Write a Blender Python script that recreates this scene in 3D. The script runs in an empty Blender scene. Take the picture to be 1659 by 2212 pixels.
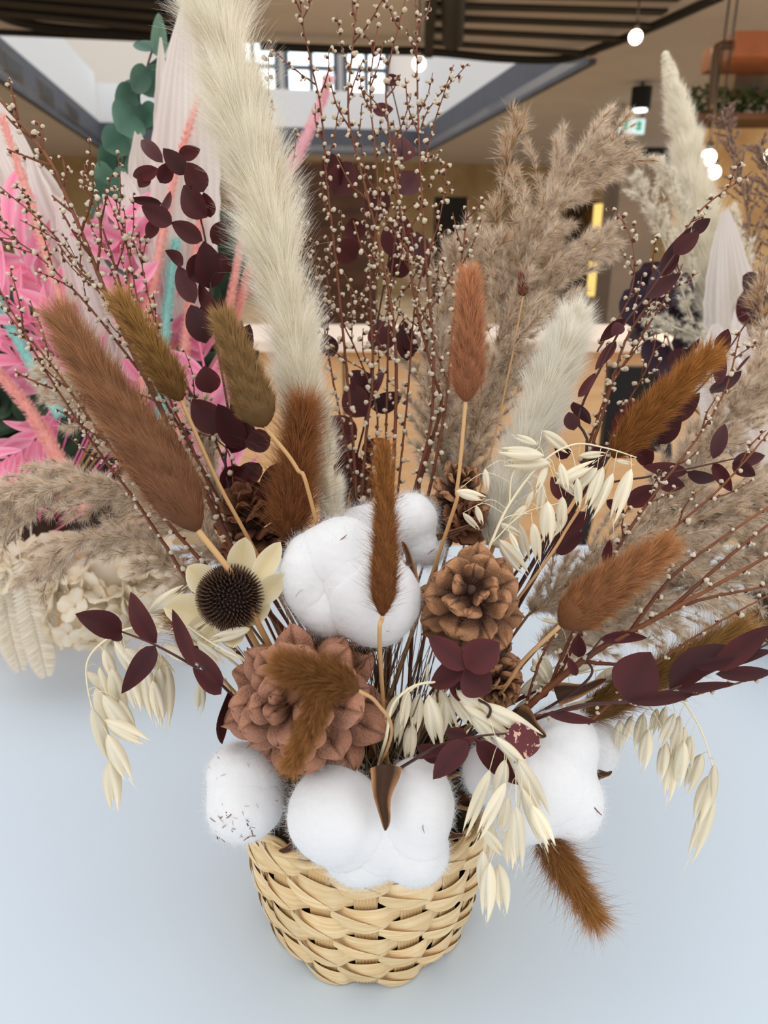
import bpy, math
import numpy as np
from mathutils import Matrix, Vector, Quaternion

# ------------------------------------------------------------------ camera, world, exposure
SC = bpy.context.scene
COL = SC.collection
FW, FH, FPX = 1659.0, 2212.0, 1597.0
PITCH = math.radians(19.7)
CAM = np.array([0.0, 0.0, 0.5])
cp, sp_ = math.cos(PITCH), math.sin(PITCH)
XA = np.array([1.0, 0, 0]); UA = np.array([0, sp_, cp]); FA = np.array([0, cp, -sp_])

cam_data = bpy.data.cameras.new('camera')
cam = bpy.data.objects.new('camera', cam_data)
COL.objects.link(cam)
cam.location = CAM
cam.rotation_euler = (math.radians(90) - PITCH, 0, 0)
cam_data.sensor_fit = 'VERTICAL'
cam_data.sensor_height = 36.0
cam_data.lens = 36.0 * FPX / FH
cam_data.clip_start = 0.01
cam_data.clip_end = 200
cam_data.dof.use_dof = True
cam_data.dof.focus_distance = 0.485
cam_data.dof.aperture_fstop = 8.5
SC.camera = cam
SC.view_settings.view_transform = 'Standard'
SC.view_settings.look = 'None'
SC.view_settings.gamma = 1
SC.view_settings.use_curve_mapping = False
SC.view_settings.exposure = 0.14
cy = SC.cycles
cy.max_bounces = 5; cy.diffuse_bounces = 4; cy.glossy_bounces = 2
cy.transmission_bounces = 2; cy.transparent_max_bounces = 6
cy.use_denoising = True
cy.use_adaptive_sampling = True; cy.adaptive_threshold = 0.02
cy.caustics_reflective = False; cy.caustics_refractive = False
cy.sample_clamp_indirect = 6

def S(r, g, b, a=1.0):
    f = lambda c: (c / 255 / 12.92) if c <= 10.31 else ((c / 255 + 0.055) / 1.055) ** 2.4
    return (f(r), f(g), f(b), a)

world = bpy.data.worlds.new('world'); SC.world = world
world.use_nodes = True
nt = world.node_tree; nt.nodes.clear()
wo = nt.nodes.new('ShaderNodeOutputWorld'); bg = nt.nodes.new('ShaderNodeBackground')
tc = nt.nodes.new('ShaderNodeTexCoord'); sx = nt.nodes.new('ShaderNodeSeparateXYZ')
rp = nt.nodes.new('ShaderNodeValToRGB')
rp.color_ramp.elements[0].position = 0.0; rp.color_ramp.elements[0].color = (0.66, 0.63, 0.60, 1)
rp.color_ramp.elements[1].position = 0.75; rp.color_ramp.elements[1].color = (1.05, 1.07, 1.09, 1)
nt.links.new(tc.outputs['Generated'], sx.inputs[0]); nt.links.new(sx.outputs['Z'], rp.inputs[0])
nt.links.new(rp.outputs[0], bg.inputs[0]); bg.inputs[1].default_value = 1.28
nt.links.new(bg.outputs[0], wo.inputs[0])

# ------------------------------------------------------------------ geometry helpers
def P(px, py, d):
    """a point seen at pixel (px, py) of the photograph, d metres along the viewing axis"""
    return CAM + d * (FA + (px - FW / 2) / FPX * XA + (FH / 2 - py) / FPX * UA)
def atz(px, py, z):
    r = FA + (px - FW / 2) / FPX * XA + (FH / 2 - py) / FPX * UA
    return CAM + r * ((z - CAM[2]) / r[2])
def aty(px, py, y):
    r = FA + (px - FW / 2) / FPX * XA + (FH / 2 - py) / FPX * UA
    return CAM + r * (y / r[1])
def PX(n, d): return n * d / FPX
def unit(v):
    v = np.asarray(v, float); n = np.linalg.norm(v, axis=-1, keepdims=True)
    return v / np.maximum(n, 1e-12)
def rng(s): return np.random.default_rng(s)

def spline(pts, n=24):
    p = np.asarray(pts, float)
    if len(p) == 2: return p[0] + (p[1] - p[0]) * np.linspace(0, 1, n)[:, None]
    q = np.vstack([2 * p[0] - p[1], p, 2 * p[-1] - p[-2]])
    m = len(p) - 1
    u = np.linspace(0, m, n); k = np.minimum(u.astype(int), m - 1); t = (u - k)[:, None]
    a, b, c, d = q[k], q[k + 1], q[k + 2], q[k + 3]
    return 0.5 * (2 * b + (c - a) * t + (2 * a - 5 * b + 4 * c - d) * t ** 2 + (3 * b - a - 3 * c + d) * t ** 3)

def frames(path):
    T = unit(np.gradient(path, axis=0)); N = np.zeros_like(T)
    r = np.array([0.0, 0, 1]) if abs(T[0][2]) < 0.9 else np.array([1.0, 0, 0])
    v = unit(np.cross(T[0], r))
    for i in range(len(T)):
        v = unit(v - T[i] * np.dot(v, T[i])); N[i] = v
    return T, N, np.cross(T, N)

class G:
    """collects quads and their point attributes for ONE mesh"""
    def __init__(s): s.V = []; s.F = []; s.t = []; s.r = []; s.m = []; s.n = 0
    def add(s, V, F, t=0.0, r=0.5, mi=0):
        V = np.asarray(V, float).reshape(-1, 3); F = np.asarray(F, int).reshape(-1, 4)
        s.V.append(V); s.F.append(F + s.n); s.n += len(V)
        s.t.append(np.broadcast_to(np.asarray(t, float), (len(V),)).copy())
        s.r.append(np.broadcast_to(np.asarray(r, float), (len(V),)).copy())
        s.m.append(np.full(len(F), mi, int))
    def tube(s, path, rad, k=6, t=None, r=0.5, mi=0, flat=1.0, cap=True):
        path = np.asarray(path, float); n = len(path)
        rad = np.broadcast_to(np.asarray(rad, float), (n,))
        if cap:
            path = np.vstack([path[:1], path, path[-1:]]); rad = np.concatenate([[1e-5], rad, [1e-5]])
            rad = rad.copy(); n += 2
            T, N, B = frames(path[1:-1]); T = np.vstack([T[:1], T, T[-1:]]); N = np.vstack([N[:1], N, N[-1:]]); B = np.vstack([B[:1], B, B[-1:]])
        else: T, N, B = frames(path)
        a = np.linspace(0, 2 * math.pi, k, endpoint=False)
        V = path[:, None] + rad[:, None, None] * (np.cos(a)[None, :, None] * N[:, None] + flat * np.sin(a)[None, :, None] * B[:, None])
        i, j = np.meshgrid(np.arange(n - 1), np.arange(k), indexing='ij'); j2 = (j + 1) % k
        F = np.stack([i * k + j, i * k + j2, (i + 1) * k + j2, (i + 1) * k + j], -1)
        tt = np.repeat(np.linspace(0, 1, n), k) if t is None else t
        s.add(V, F, tt, r, mi)
    def grid(s, V, t=0.0, r=0.5, mi=0, wrap=False):
        V = np.asarray(V, float); a, b = V.shape[:2]
        i, j = np.meshgrid(np.arange(a - 1), np.arange(b if wrap else b - 1), indexing='ij'); j2 = (j + 1) % b
        F = np.stack([i * b + j, i * b + j2, (i + 1) * b + j2, (i + 1) * b + j], -1)
        s.add(V, F, t, r, mi)
    def box(s, c, size, R=None, mi=0):
        c = np.asarray(c, float); h = np.asarray(size, float) / 2
        V = np.array([[x, y, z] for x in (-1, 1) for y in (-1, 1) for z in (-1, 1)]) * h
        if R is not None: V = V @ np.asarray(R).T
        s.add(V + c, [[0, 1, 3, 2], [4, 6, 7, 5], [0, 4, 5, 1], [2, 3, 7, 6], [0, 2, 6, 4], [1, 5, 7, 3]], mi=mi)
    def beam(s, a, b, w, h, mi=0):
        a = np.asarray(a, float); b = np.asarray(b, float); d = unit(b - a)
        up = np.array([0, 0, 1.0]) if abs(d[2]) < 0.95 else np.array([0, 1.0, 0])
        sd = unit(np.cross(d, up)); u = np.cross(sd, d)
        s.box((a + b) / 2, (np.linalg.norm(b - a), w, h), np.stack([d, sd, u], 1), mi)
    def ball(s, c, rad, k=16, l=12, ax=None, t=0.5, r=0.5, noise=0.0, seed=0, mi=0):
        th = np.linspace(0.001, math.pi - 0.001, l); ph = np.linspace(0, 2 * math.pi, k, endpoint=False)
        D = np.stack([np.sin(th)[:, None] * np.cos(ph), np.sin(th)[:, None] * np.sin(ph), np.cos(th)[:, None] * np.ones(k)], -1)
        f = 1.0
        if noise:
            g = rng(seed); f = np.ones(D.shape[:2])
            for q in range(7):
                w = g.normal(size=3) * (1.2 + q * 0.7); f = f + noise / (1 + 0.35 * q) * np.sin(D @ w + g.random() * 6)
            f = f[..., None]
        V = D * f * np.asarray(rad)
        if ax is not None: V = V @ np.asarray(ax).T
        s.grid(V + np.asarray(c), t, r, mi, wrap=True)
    def hair(s, root, dr, L, w, seg=3, curl=0.15, droop=None, seed=0, t0=0.0, r=None, tip=0.15, t1=1.0):
        g = rng(seed); root = np.asarray(root); n = len(root); dr = unit(dr)
        L = np.broadcast_to(np.asarray(L, float), (n,)); w = np.broadcast_to(np.asarray(w, float), (n,))
        x = unit(np.cross(dr, g.normal(size=(n, 3)))); c = np.cross(dr, x) * g.normal(size=(n, 1)) * curl
        if droop is not None: c = c + np.asarray(droop)
        k = np.linspace(0, 1, seg + 1)
        C = root[:, None] + L[:, None, None] * (dr[:, None] * k[None, :, None] + c[:, None] * (k ** 2)[None, :, None])
        W = (w[:, None] * (1 - (1 - tip) * k[None] ** 1.5))[..., None] * x[:, None] * 0.5
        V = np.stack([C - W, C + W], 2).reshape(-1, 3)
        b = (np.arange(n) * (seg + 1) * 2)[:, None] + (np.arange(seg) * 2)[None]
        F = np.stack([b, b + 1, b + 3, b + 2], -1).reshape(-1, 4)
        T = np.broadcast_to(np.repeat(t0 + (t1 - t0) * k, 2)[None], (n, 2 * (seg + 1))).reshape(-1)
        rr = g.random(n) if r is None else np.broadcast_to(np.asarray(r, float), (n,))
        s.add(V, F, T, np.repeat(rr, 2 * (seg + 1)))

def mesh_of(name, g, mats, smooth=True, off=None):
    me = bpy.data.meshes.new(name)
    V = np.vstack(g.V); F = np.vstack(g.F)
    if off is not None: V = V - np.asarray(off)
    me.vertices.add(len(V)); me.vertices.foreach_set('co', V.astype(np.float32).ravel())
    me.loops.add(F.size); me.loops.foreach_set('vertex_index', F.astype(np.int32).ravel())
    me.polygons.add(len(F)); me.polygons.foreach_set('loop_start', np.arange(0, F.size, 4, dtype=np.int32))
    me.polygons.foreach_set('loop_total', np.full(len(F), 4, np.int32))
    mats = mats if isinstance(mats, (list, tuple)) else [mats]
    for m in mats: me.materials.append(m)
    me.polygons.foreach_set('material_index', np.concatenate(g.m).astype(np.int32))
    me.update(calc_edges=True)
    me.polygons.foreach_set('use_smooth', np.full(len(F), bool(smooth)))
    for nm, arr in (('t', g.t), ('r', g.r)):
        a = me.attributes.new(nm, 'FLOAT', 'POINT'); a.data.foreach_set('value', np.concatenate(arr).astype(np.float32))
    return me

WL = {}
def part(name, g, mats, parent, label=None, smooth=True, kind=None):
    """one mesh, a part of parent (or a thing of its own when parent is None); g is in world coordinates"""
    off = WL[parent] if parent is not None else None
    o = bpy.data.objects.new(name, mesh_of(name, g, mats, smooth, off)); COL.objects.link(o)
    if parent is not None: o.parent = parent
    WL[o] = off if off is not None else np.zeros(3)
    if label: o['label'] = label
    if kind: o['kind'] = kind
    return o
def inst(name, me, M, parent):
    o = bpy.data.objects.new(name, me); COL.objects.link(o)
    M = Matrix(M); M.translation = M.translation - Vector(WL[parent])
    o.parent = parent; o.matrix_local = M; WL[o] = None
    return o
def mat4(X, Y, Z, loc):
    return Matrix([[X[0], Y[0], Z[0], loc[0]], [X[1], Y[1], Z[1], loc[1]], [X[2], Y[2], Z[2], loc[2]], [0, 0, 0, 1]])
def thing(name, label, cat, loc, group=None):
    o = bpy.data.objects.new(name, None); COL.objects.link(o)
    o.empty_display_size = 0.01; o.location = loc; WL[o] = np.array(loc, float)
    o['label'] = label; o['category'] = cat
    if group: o['group'] = group
    return o
def single(name, g, mats, label, cat, group=None, smooth=True, kind=None):
    loc = np.vstack(g.V).mean(0)
    o = bpy.data.objects.new(name, mesh_of(name, g, mats, smooth, loc)); COL.objects.link(o); o.location = loc
    WL[o] = loc
    o['label'] = label; o['category'] = cat
    if group: o['group'] = group
    if kind: o['kind'] = kind
    return o
def structure(name, g, mats, smooth=False):
    o = part(name, g, mats, None, smooth=smooth); o['kind'] = 'structure'; return o

# ------------------------------------------------------------------ materials
def mat(name, c0, c1=None, rough=0.7, spec=0.25, attr=None, noise=0.0, nscale=60, nstretch=None, rvar=0.0,
        trans=0.0, bump=0.0, bscale=120, ramp=None, metal=0.0, c2=None, spots=None):
    m = bpy.data.materials.new(name); m.use_nodes = True
    n = m.node_tree; L = n.links; b = n.nodes['Principled BSDF']; out = n.nodes['Material Output']
    b.inputs['Roughness'].default_value = rough; b.inputs['Specular IOR Level'].default_value = spec
    b.inputs['Metallic'].default_value = metal
    rgb = n.nodes.new('ShaderNodeRGB'); rgb.outputs[0].default_value = c0; cur = rgb.outputs[0]
    def mix(fac, a, bcol, mode='MIX'):
        x = n.nodes.new('ShaderNodeMix'); x.data_type = 'RGBA'; x.blend_type = mode
        if hasattr(fac, 'node'): L.new(fac, x.inputs[0])
        else: x.inputs[0].default_value = fac
        for v, sck in ((a, x.inputs[6]), (bcol, x.inputs[7])):
            if hasattr(v, 'node'): L.new(v, sck)
            else: sck.default_value = v
        return x.outputs[2]
    co = None
    if noise or bump or spots:
        co = n.nodes.new('ShaderNodeTexCoord').outputs['Object']
        if nstretch:
            mp = n.nodes.new('ShaderNodeMapping'); mp.inputs['Scale'].default_value = nstretch; L.new(co, mp.inputs[0]); co = mp.outputs[0]
    if attr and c1:
        a = n.nodes.new('ShaderNodeAttribute'); a.attribute_name = attr; f = a.outputs['Fac']
        if ramp:
            r = n.nodes.new('ShaderNodeMapRange'); r.inputs[1].default_value = ramp[0]; r.inputs[2].default_value = ramp[1]; L.new(f, r.inputs[0]); f = r.outputs[0]
        cur = mix(f, cur, c1)
    if noise and (c2 or c1):
        t = n.nodes.new('ShaderNodeTexNoise'); t.inputs['Scale'].default_value = nscale; t.inputs['Detail'].default_value = 4; L.new(co, t.inputs[0])
        r = n.nodes.new('ShaderNodeMapRange'); r.inputs[1].default_value = 0.4; r.inputs[2].default_value = 0.65; r.inputs[4].default_value = noise
        L.new(t.outputs[0], r.inputs[0]); cur = mix(r.outputs[0], cur, c2 or c1)
    if spots:
        t = n.nodes.new('ShaderNodeTexNoise'); t.inputs['Scale'].default_value = spots[1]; t.inputs['Detail'].default_value = 2; L.new(co, t.inputs[0])
        r = n.nodes.new('ShaderNodeMapRange'); r.inputs[1].default_value = spots[2]; r.inputs[2].default_value = spots[2] + 0.03
        L.new(t.outputs[0], r.inputs[0]); cur = mix(r.outputs[0], cur, spots[0])
    if rvar:
        a = n.nodes.new('ShaderNodeAttribute'); a.attribute_name = 'r'
        r = n.nodes.new('ShaderNodeMapRange'); r.inputs[3].default_value = 1 - rvar; r.inputs[4].default_value = 1 + rvar; L.new(a.outputs['Fac'], r.inputs[0])
        v = n.nodes.new('ShaderNodeVectorMath'); v.operation = 'SCALE'; L.new(cur, v.inputs[0]); L.new(r.outputs[0], v.inputs['Scale']); cur = v.outputs[0]
    L.new(cur, b.inputs['Base Color'])
    if bump:
        t = n.nodes.new('ShaderNodeTexNoise'); t.inputs['Scale'].default_value = bscale; t.inputs['Detail'].default_value = 5; L.new(co, t.inputs[0])
        bm = n.nodes.new('ShaderNodeBump'); bm.inputs['Strength'].default_value = bump; bm.inputs['Distance'].default_value = 0.002
        L.new(t.outputs[0], bm.inputs['Height']); L.new(bm.outputs[0], b.inputs['Normal'])
    if trans:
        tr = n.nodes.new('ShaderNodeBsdfTranslucent'); L.new(cur, tr.inputs[0])
        ms = n.nodes.new('ShaderNodeMixShader'); ms.inputs[0].default_value = trans
        L.new(b.outputs[0], ms.inputs[1]); L.new(tr.outputs[0], ms.inputs[2]); L.new(ms.outputs[0], out.inputs[0])
    return m
def fur(name, root, tip, rv=0.2, trans=0.35, ramp=None):
    return mat(name, root, tip, rough=0.65, spec=0.15, attr='t', rvar=rv, trans=trans, ramp=ramp)
def glow(name, c, s):
    m = bpy.data.materials.new(name); m.use_nodes = True; n = m.node_tree; n.nodes.clear()
    e = n.nodes.new('ShaderNodeEmission'); e.inputs[0].default_value = c; e.inputs[1].default_value = s
    o = n.nodes.new('ShaderNodeOutputMaterial'); n.links.new(e.outputs[0], o.inputs[0]); return m

M_table = mat('white_laminate', S(203, 215, 226), S(198, 211, 223), rough=0.38, spec=0.35, noise=0.5, nscale=3)
M_ceil = mat('beige_plaster', S(222, 219, 220), S(214, 210, 211), rough=0.9, noise=0.6, nscale=2)
M_ceil2 = mat('grooved_plaster', S(205, 192, 180), S(196, 184, 172), rough=0.9, noise=0.6, nscale=2)
M_black = mat('black_metal', S(24, 22, 22), rough=0.5, spec=0.3)
M_fascia = mat('slate_grey_paint', S(92, 96, 106), S(84, 88, 98), rough=0.7, noise=0.5, nscale=3)
M_whitewall = mat('white_paint', S(236, 240, 244), rough=0.8)
M_floor = mat('brown_floor', S(205, 178, 142), S(170, 140, 104), rough=0.5, noise=0.8, nscale=1.2)
M_wood = mat('pale_plywood', S(232, 192, 144), S(216, 172, 124), rough=0.6, noise=0.7, nscale=6, nstretch=(1, 1, 8))
M_ctop = mat('cream_stone_top', S(246, 226, 208), rough=0.4)
M_dwood = mat('dark_walnut', S(86, 58, 40), S(60, 40, 28), rough=0.6, noise=0.8, nscale=3, nstretch=(1, 1, 6))
M_mustard = mat('mustard_wall', S(186, 160, 118), S(156, 130, 92), rough=0.8, noise=0.7, nscale=1.5)
M_greycol = mat('grey_render', S(128, 118, 110), S(112, 104, 98), rough=0.85, noise=0.6, nscale=3)
M_orange = mat('burnt_orange_panel', S(138, 84, 58), S(118, 70, 48), rough=0.7, noise=0.6, nscale=4)
M_green = mat('deep_green_foliage', S(38, 58, 34), S(74, 84, 34), rough=0.7, noise=0.8, nscale=12)
M_straw = None

# ------------------------------------------------------------------ the room (frame turned 9.9 degrees to the left of the view)
YAW = math.radians(9.9)
RF = np.array([-math.sin(YAW), math.cos(YAW), 0]); RR = np.array([math.cos(YAW), math.sin(YAW), 0])
RM = np.stack([RR, RF, [0, 0, 1.0]], 1)
def room(l, d, z): return RR * l + RF * d + np.array([0, 0, z])
ZC, ZF = 2.7, -0.75
OL, OR_, ON, OF = -3.15, 4.3, 9.9, 19.8        # the skylight opening in the ceiling: left, right, near, far
def rbox(g, l0, l1, d0, d1, z0, z1, mi=0):
    g.box(room((l0 + l1) / 2, (d0 + d1) / 2, (z0 + z1) / 2), (l1 - l0, d1 - d0, z1 - z0), RM, mi)

g = G(); rbox(g, -14, 14, -6, 24, ZF - .1, ZF); structure('floor', g, M_floor)
g = G(); rbox(g, -14, OL, 3.6, 23, ZC, ZC + .12); rbox(g, OR_, 14, 3.6, 23, ZC, ZC + .12)
rbox(g, OL, OR_, 3.6, ON, ZC, ZC + .12); rbox(g, OL, OR_, OF, 23, ZC, ZC + .12); structure('ceiling', g, M_ceil)
g = G(); rbox(g, -14, 14, 22, 22.2, ZF, ZC); structure('wall_back', g, M_mustard)
# fascia of the opening (slate grey) and white parapets above
g = G(); t_ = .1
rbox(g, OL - t_, OL, ON, OF, ZC - .06, ZC + .5); structure('trim_1', g, M_fascia)
g = G(); rbox(g, OR_, OR_ + t_, ON, OF, ZC - .06, ZC + .5); structure('trim_2', g, M_fascia)
g = G(); rbox(g, OL, OR_, OF, OF + t_, ZC - .06, ZC + .5); structure('trim_3', g, M_fascia)
g = G(); rbox(g, OL - t_, OL - .02, ON, OF, ZC + .5, ZC + 1.5); structure('wall_parapet_left', g, M_whitewall)
g = G(); rbox(g, OR_ + .02, OR_ + t_, ON, OF, ZC + .5, ZC + 2.4); structure('wall_parapet_right', g, M_whitewall)
g = G(); rbox(g, OL, OR_, OF + .02, OF + t_, ZC + .5, ZC + 1.3); structure('wall_parapet_back', g, M_whitewall)
# air slots in the left fascia
for i, d in enumerate((10.6, 12.3, 14.2, 16.2)):
    g = G(); rbox(g, OL, OL + .02, d, d + 1.0, ZC + .1, ZC + .36, 0); rbox(g, OL + .02, OL + .03, d + .06, d + .94, ZC + .13, ZC + .33, 1)
    single('air_vent', g, [M_greycol, M_black], ['slotted air vent in the grey skylight edge, nearest of its row', 'second nearest slotted air vent in the grey skylight edge',
           'third slotted air vent along the grey skylight edge', 'farthest slotted air vent in the grey skylight edge'][i], 'vent', 'vents in the skylight edge', smooth=False)
# upper storey seen through the opening
g = G(); rbox(g, -8.5, -8.3, 8, 26, ZC, 8); structure('wall_upper_left', g, mat('upper_shop_wall', S(190, 172, 148), S(130, 120, 110), noise=.9, nscale=1.4, nstretch=(1, .6, 2)))
g = G(); rbox(g, -9, 9, 26, 26.2, ZC, 8.5); structure('wall_upper_back', g, mat('upper_back_wall', S(226, 220, 212), rough=.8))
M_day = glow('daylight_glass', (0.86, .97, 1, 1), 2.2)
for i, (a, b) in enumerate(((-1.9, -.7), (-.2, 1.2), (1.5, 3.0), (3.3, 4.6))):
    g = G(); rbox(g, a, b, 25.9, 25.98, ZC + 1.6, 7.2); fr = structure('window_%d' % (i + 1), g, M_day)
    g = G()
    for x in (a, (a + b) / 2, b): rbox(g, x - .07, x + .07, 25.8, 25.95, ZC + 1.5, 7.3)
    rbox(g, a, b, 25.8, 25.95, 5.6, 5.72)
    part('window_frame', g, M_fascia, fr, smooth=False)

# black slatted canopies under the ceiling
ZK = ZC - .12
def canopy_frame(pts, w=.09):
    g = G(); path = spline([atz(x, y, ZK) for x, y in pts], 60); g.tube(path, w / 2, 6); return g
t = thing('slatted_canopy', 'black slatted ceiling canopy with a rounded corner, right above the exit sign', 'canopy', atz(1150, 60, ZK))
part('frame', canopy_frame([(560, 100), (760, 108), (930, 112), (1080, 126), (1210, 128), (1290, 105), (1400, 62), (1560, -10)]), M_black, t)
for i in range(6):
    y0 = 92 - i * 27
    g = G(); g.beam(atz(930, y0, ZK), atz(1335 + (0 if i else -50) + i * 34, y0 + 24 - i * 3, ZK), .13, .03); part('slat', g, M_black, t, smooth=False)
g = G(); g.beam(atz(925, 118, ZK), atz(935, -60, ZK), .1, .07); part('cross_bar', g, M_black, t, smooth=False)
t = thing('slatted_canopy', 'black slatted ceiling canopy at the upper left, above the air vents', 'canopy', atz(200, 40, ZK))
part('frame', canopy_frame([(-60, -10), (-10, 28), (60, 52), (180, 66), (400, 80)]), M_black, t)
for i, (a, b) in enumerate(((16, 44), (-6, 18), (-28, -8))):
    g = G(); g.beam(atz(-60, a, ZK), atz(440, b + 22, ZK), .2, .06); part('slat', g, M_black, t, smooth=False)
g = G(); g.beam(atz(-80, 66, ZK), atz(420, 88, ZK), .05, .05); part('edge_rail', g, M_black, t, smooth=False)
g = G(); g.tube(spline([atz(978, 84, ZK - .1), atz(980, -40, ZK - .1) + [0, 0, .2]], 4), .11, 16); single('ceiling_spotlight', g, M_black, 'black tube spotlight hanging at the top, left end of the right canopy', 'spotlight')

# pendant bulbs and lamps
M_bulb = glow('warm_bulb', (1, .88, .66, 1), 14)
def bulb(px, py, Y, r, label, power, cone=False):
    c = aty(px, py, Y); t = thing('pendant_lamp', label, 'lamp', c)
    g = G(); g.ball(c, r, 16, 10); part('bulb', g, M_bulb, t, 'glowing warm bulb')
    g = G(); g.tube([c + [0, 0, r * .8], c + [0, 0, r * 1.9]], r * .5, 10); part('socket', g, M_black, t)
    top = max(c[2] + .12, ZC - .02)
    g = G(); g.tube([c + [0, 0, r * 1.9], [c[0], c[1], top]], r * .08 + .003, 6); part('cord', g, M_black, t)
    ld = bpy.data.lights.new('bulb_light', 'POINT'); ld.energy = power; ld.color = (1, .72, .42); ld.shadow_soft_size = .1
    lo = bpy.data.objects.new('bulb_light', ld); COL.objects.link(lo); lo.location = c + np.array([0, -.12, -.05])
bulb(1373, 80, 7.4, .055, 'round glowing bulb at the corner of the black canopy', 14)
bulb(905, 138, 7.4, .055, 'round glowing bulb behind the budded twigs, under the canopy edge', 10)
bulb(1530, 340, 5.6, .05, 'glowing bulb just right of the tall cream pampas plume', 16)
bulb(1542, 372, 5.8, .045, 'lower glowing bulb hanging beside the brown flower haze', 12)
bulb(1668, 338, 5.6, .05, 'glowing bulb cut by the right edge', 16)
for px, py, Y, s, lb in ((1385, 212, 11.9, .14, 'square black ceiling spotlight above the exit sign'), (1343, 318, 17.0, .125, 'small black ceiling spotlight under the exit sign')):
    c = aty(px, py, Y); t = thing('downlight', lb, 'spotlight', c)
    g = G(); g.tube([c + [0, 0, s], c - [0, 0, s]], s, 20); part('housing', g, M_black, t, smooth=False)
    g = G(); g.tube([c - [.0, .0, s], c - [.0, .0, s + .03]], s * .7, 16); part('lens', g, glow('cool_lens', (.9, .95, 1, 1), 3.0), t, 'bright lens')
    g = G(); g.tube([c + [0, 0, s], [c[0], c[1], ZC]], .02, 8); part('bracket', g, M_black, t)

# exit sign: green running figure panels on white
c = aty(1364, 274, 13.5); t = thing('exit_sign', 'green and white lit exit sign hanging from the ceiling', 'sign', c)
w_, h_ = PX(54, 12.1), PX(29, 12.1)
g = G(); g.box(c, (w_ * 1.04, .05, h_ * 1.08)); part('casing', g, M_whitewall, t, smooth=False)
g = G(); g.box(c - [0, .03, 0], (w_, .01, h_)); part('lit_face', g, glow('sign_white', (.72, .95, .92, 1), 1.0), t, smooth=False)
for s in (-1, 1):
    g = G(); g.box(c + [s * w_ * .27, -.037, h_ * .05], (w_ * .2, .004, h_ * .62)); part('green_panel', g, glow('sign_green', S(40, 165, 135), 1.0), t, smooth=False)
g = G()
for s in (-1, 1): g.box([c[0] + s * w_ * .4, c[1], (c[2] + h_ / 2 + ZC) / 2], (.012, .012, ZC - c[2] - h_ / 2))
part('hanger', g, M_black, t, smooth=False)

# far walls' openings, columns and the shop at the right
def slab(name, px0, px1, py0, py1, Y, dep, m, label=None, cat=None, struct=False):
    a = aty(px0, py0, Y); b = aty(px1, py1, Y); g = G(); g.box([(a[0] + b[0]) / 2, Y + dep / 2, (a[2] + b[2]) / 2], (abs(b[0] - a[0]), dep, abs(a[2] - b[2])))
    if struct: return structure(name, g, m)
    return single(name, g, m, label, cat, smooth=False)
def to_floor(px0, px1, py0, Y, dep, m, name, label=None, cat=None, struct=False):
    a = aty(px0, py0, Y); b = aty(px1, py0, Y); g = G(); g.box([(a[0] + b[0]) / 2, Y + dep / 2, (a[2] + ZF) / 2], (b[0] - a[0], dep, a[2] - ZF))
    if struct: return structure(name, g, m)
    return single(name, g, m, label, cat, smooth=False)
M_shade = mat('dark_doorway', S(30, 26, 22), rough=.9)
M_lit = glow('lit_window', S(255, 214, 120), 1.1)
to_floor(628, 812, 352, 6.0, .5, M_dwood, 'trim_4', struct=True)
to_floor(940, 1010, 425, 16, .3, M_shade, 'door_1', struct=True)  # dark slab in place of an opening, its shade put into colour
to_floor(1215, 1292, 435, 13, .3, mat('opening_shade', S(30, 24, 18), S(88, 62, 30), rough=.9, noise=.9, nscale=3.5), 'dark_opening', 'dark panel painting the shade of an opening left of the lit yellow window', 'shelf')  # brownish dark slab standing for the shade inside a second opening
slab('lit_window', 1291, 1347, 440, 640, 12.5, .2, M_lit, 'tall yellow lit shop window behind the pale plumes', 'window')
to_floor(1345, 1428, 345, 7.2, .5, M_greycol, 'trim_5', struct=True)
slab('ceiling_edge', 1318, 1500, 318, 350, 9.5, .3, M_black, 'dark ceiling edge beam above the grey column', 'beam')
to_floor(205, 345, 355, 12, .3, mat('taupe_wall', S(140, 122, 104), S(116, 100, 84), rough=.9, noise=.7, nscale=1), 'trim_6', struct=True)
to_floor(-200, 470, 560, 3.4, .3, mat('dark_backdrop_shade', S(34, 32, 30), S(24, 30, 26), rough=.8, noise=.8, nscale=4), 'backdrop', 'low dark partition for the shade behind the pink flowers', 'backdrop')  # added dark sheet, standing in for foliage and shadow between the pink sprigs
slab('shop_back_panel', 1476, 1800, 262, 640, 7.6, .2, mat('honey_wood_wall', S(206, 178, 130), S(170, 136, 92), rough=.7, noise=.8, nscale=2.5), 'honey coloured shop wall lit by the warm bulbs', 'wall panel')
slab('ceiling_box', 1592, 1760, 66, 122, 6.2, .6, M_orange, 'burnt orange box hanging under the ceiling at the right', 'box')
slab('hanging_cabinet', 1594, 1760, 124, 200, 6.9, .3, mat('taupe_panel', S(112, 98, 84), rough=.8), 'taupe panel hanging below the orange box', 'panel')
t = thing('plant_shelf', 'dark shelf of trailing plants under the orange ceiling box', 'shelf', aty(1600, 240, 6.4))
a, b = aty(1500, 252, 6.4), aty(1800, 252, 6.4)
g = G(); g.beam(a + [0, .2, 0], b + [0, .2, 0], .5, .04); part('shelf_board', g, M_dwood, t, smooth=False)
g = G(); q = rng(5)
for k in range(900):
    u = q.random(3); c = a + (b - a) * u[0] + np.array([0, .05 + .4 * u[1], .02 + .2 * u[2]]) ; dd = unit(q.normal(size=3)) * .05; s_ = unit(np.cross(dd, q.normal(size=3))) * .018
    g.add([c - s_ * .2, c + dd * .5 - s_, c + dd, c + dd * .5 + s_], [[0, 1, 2, 3]])
part('foliage', g, M_green, t, kind='stuff')
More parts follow.
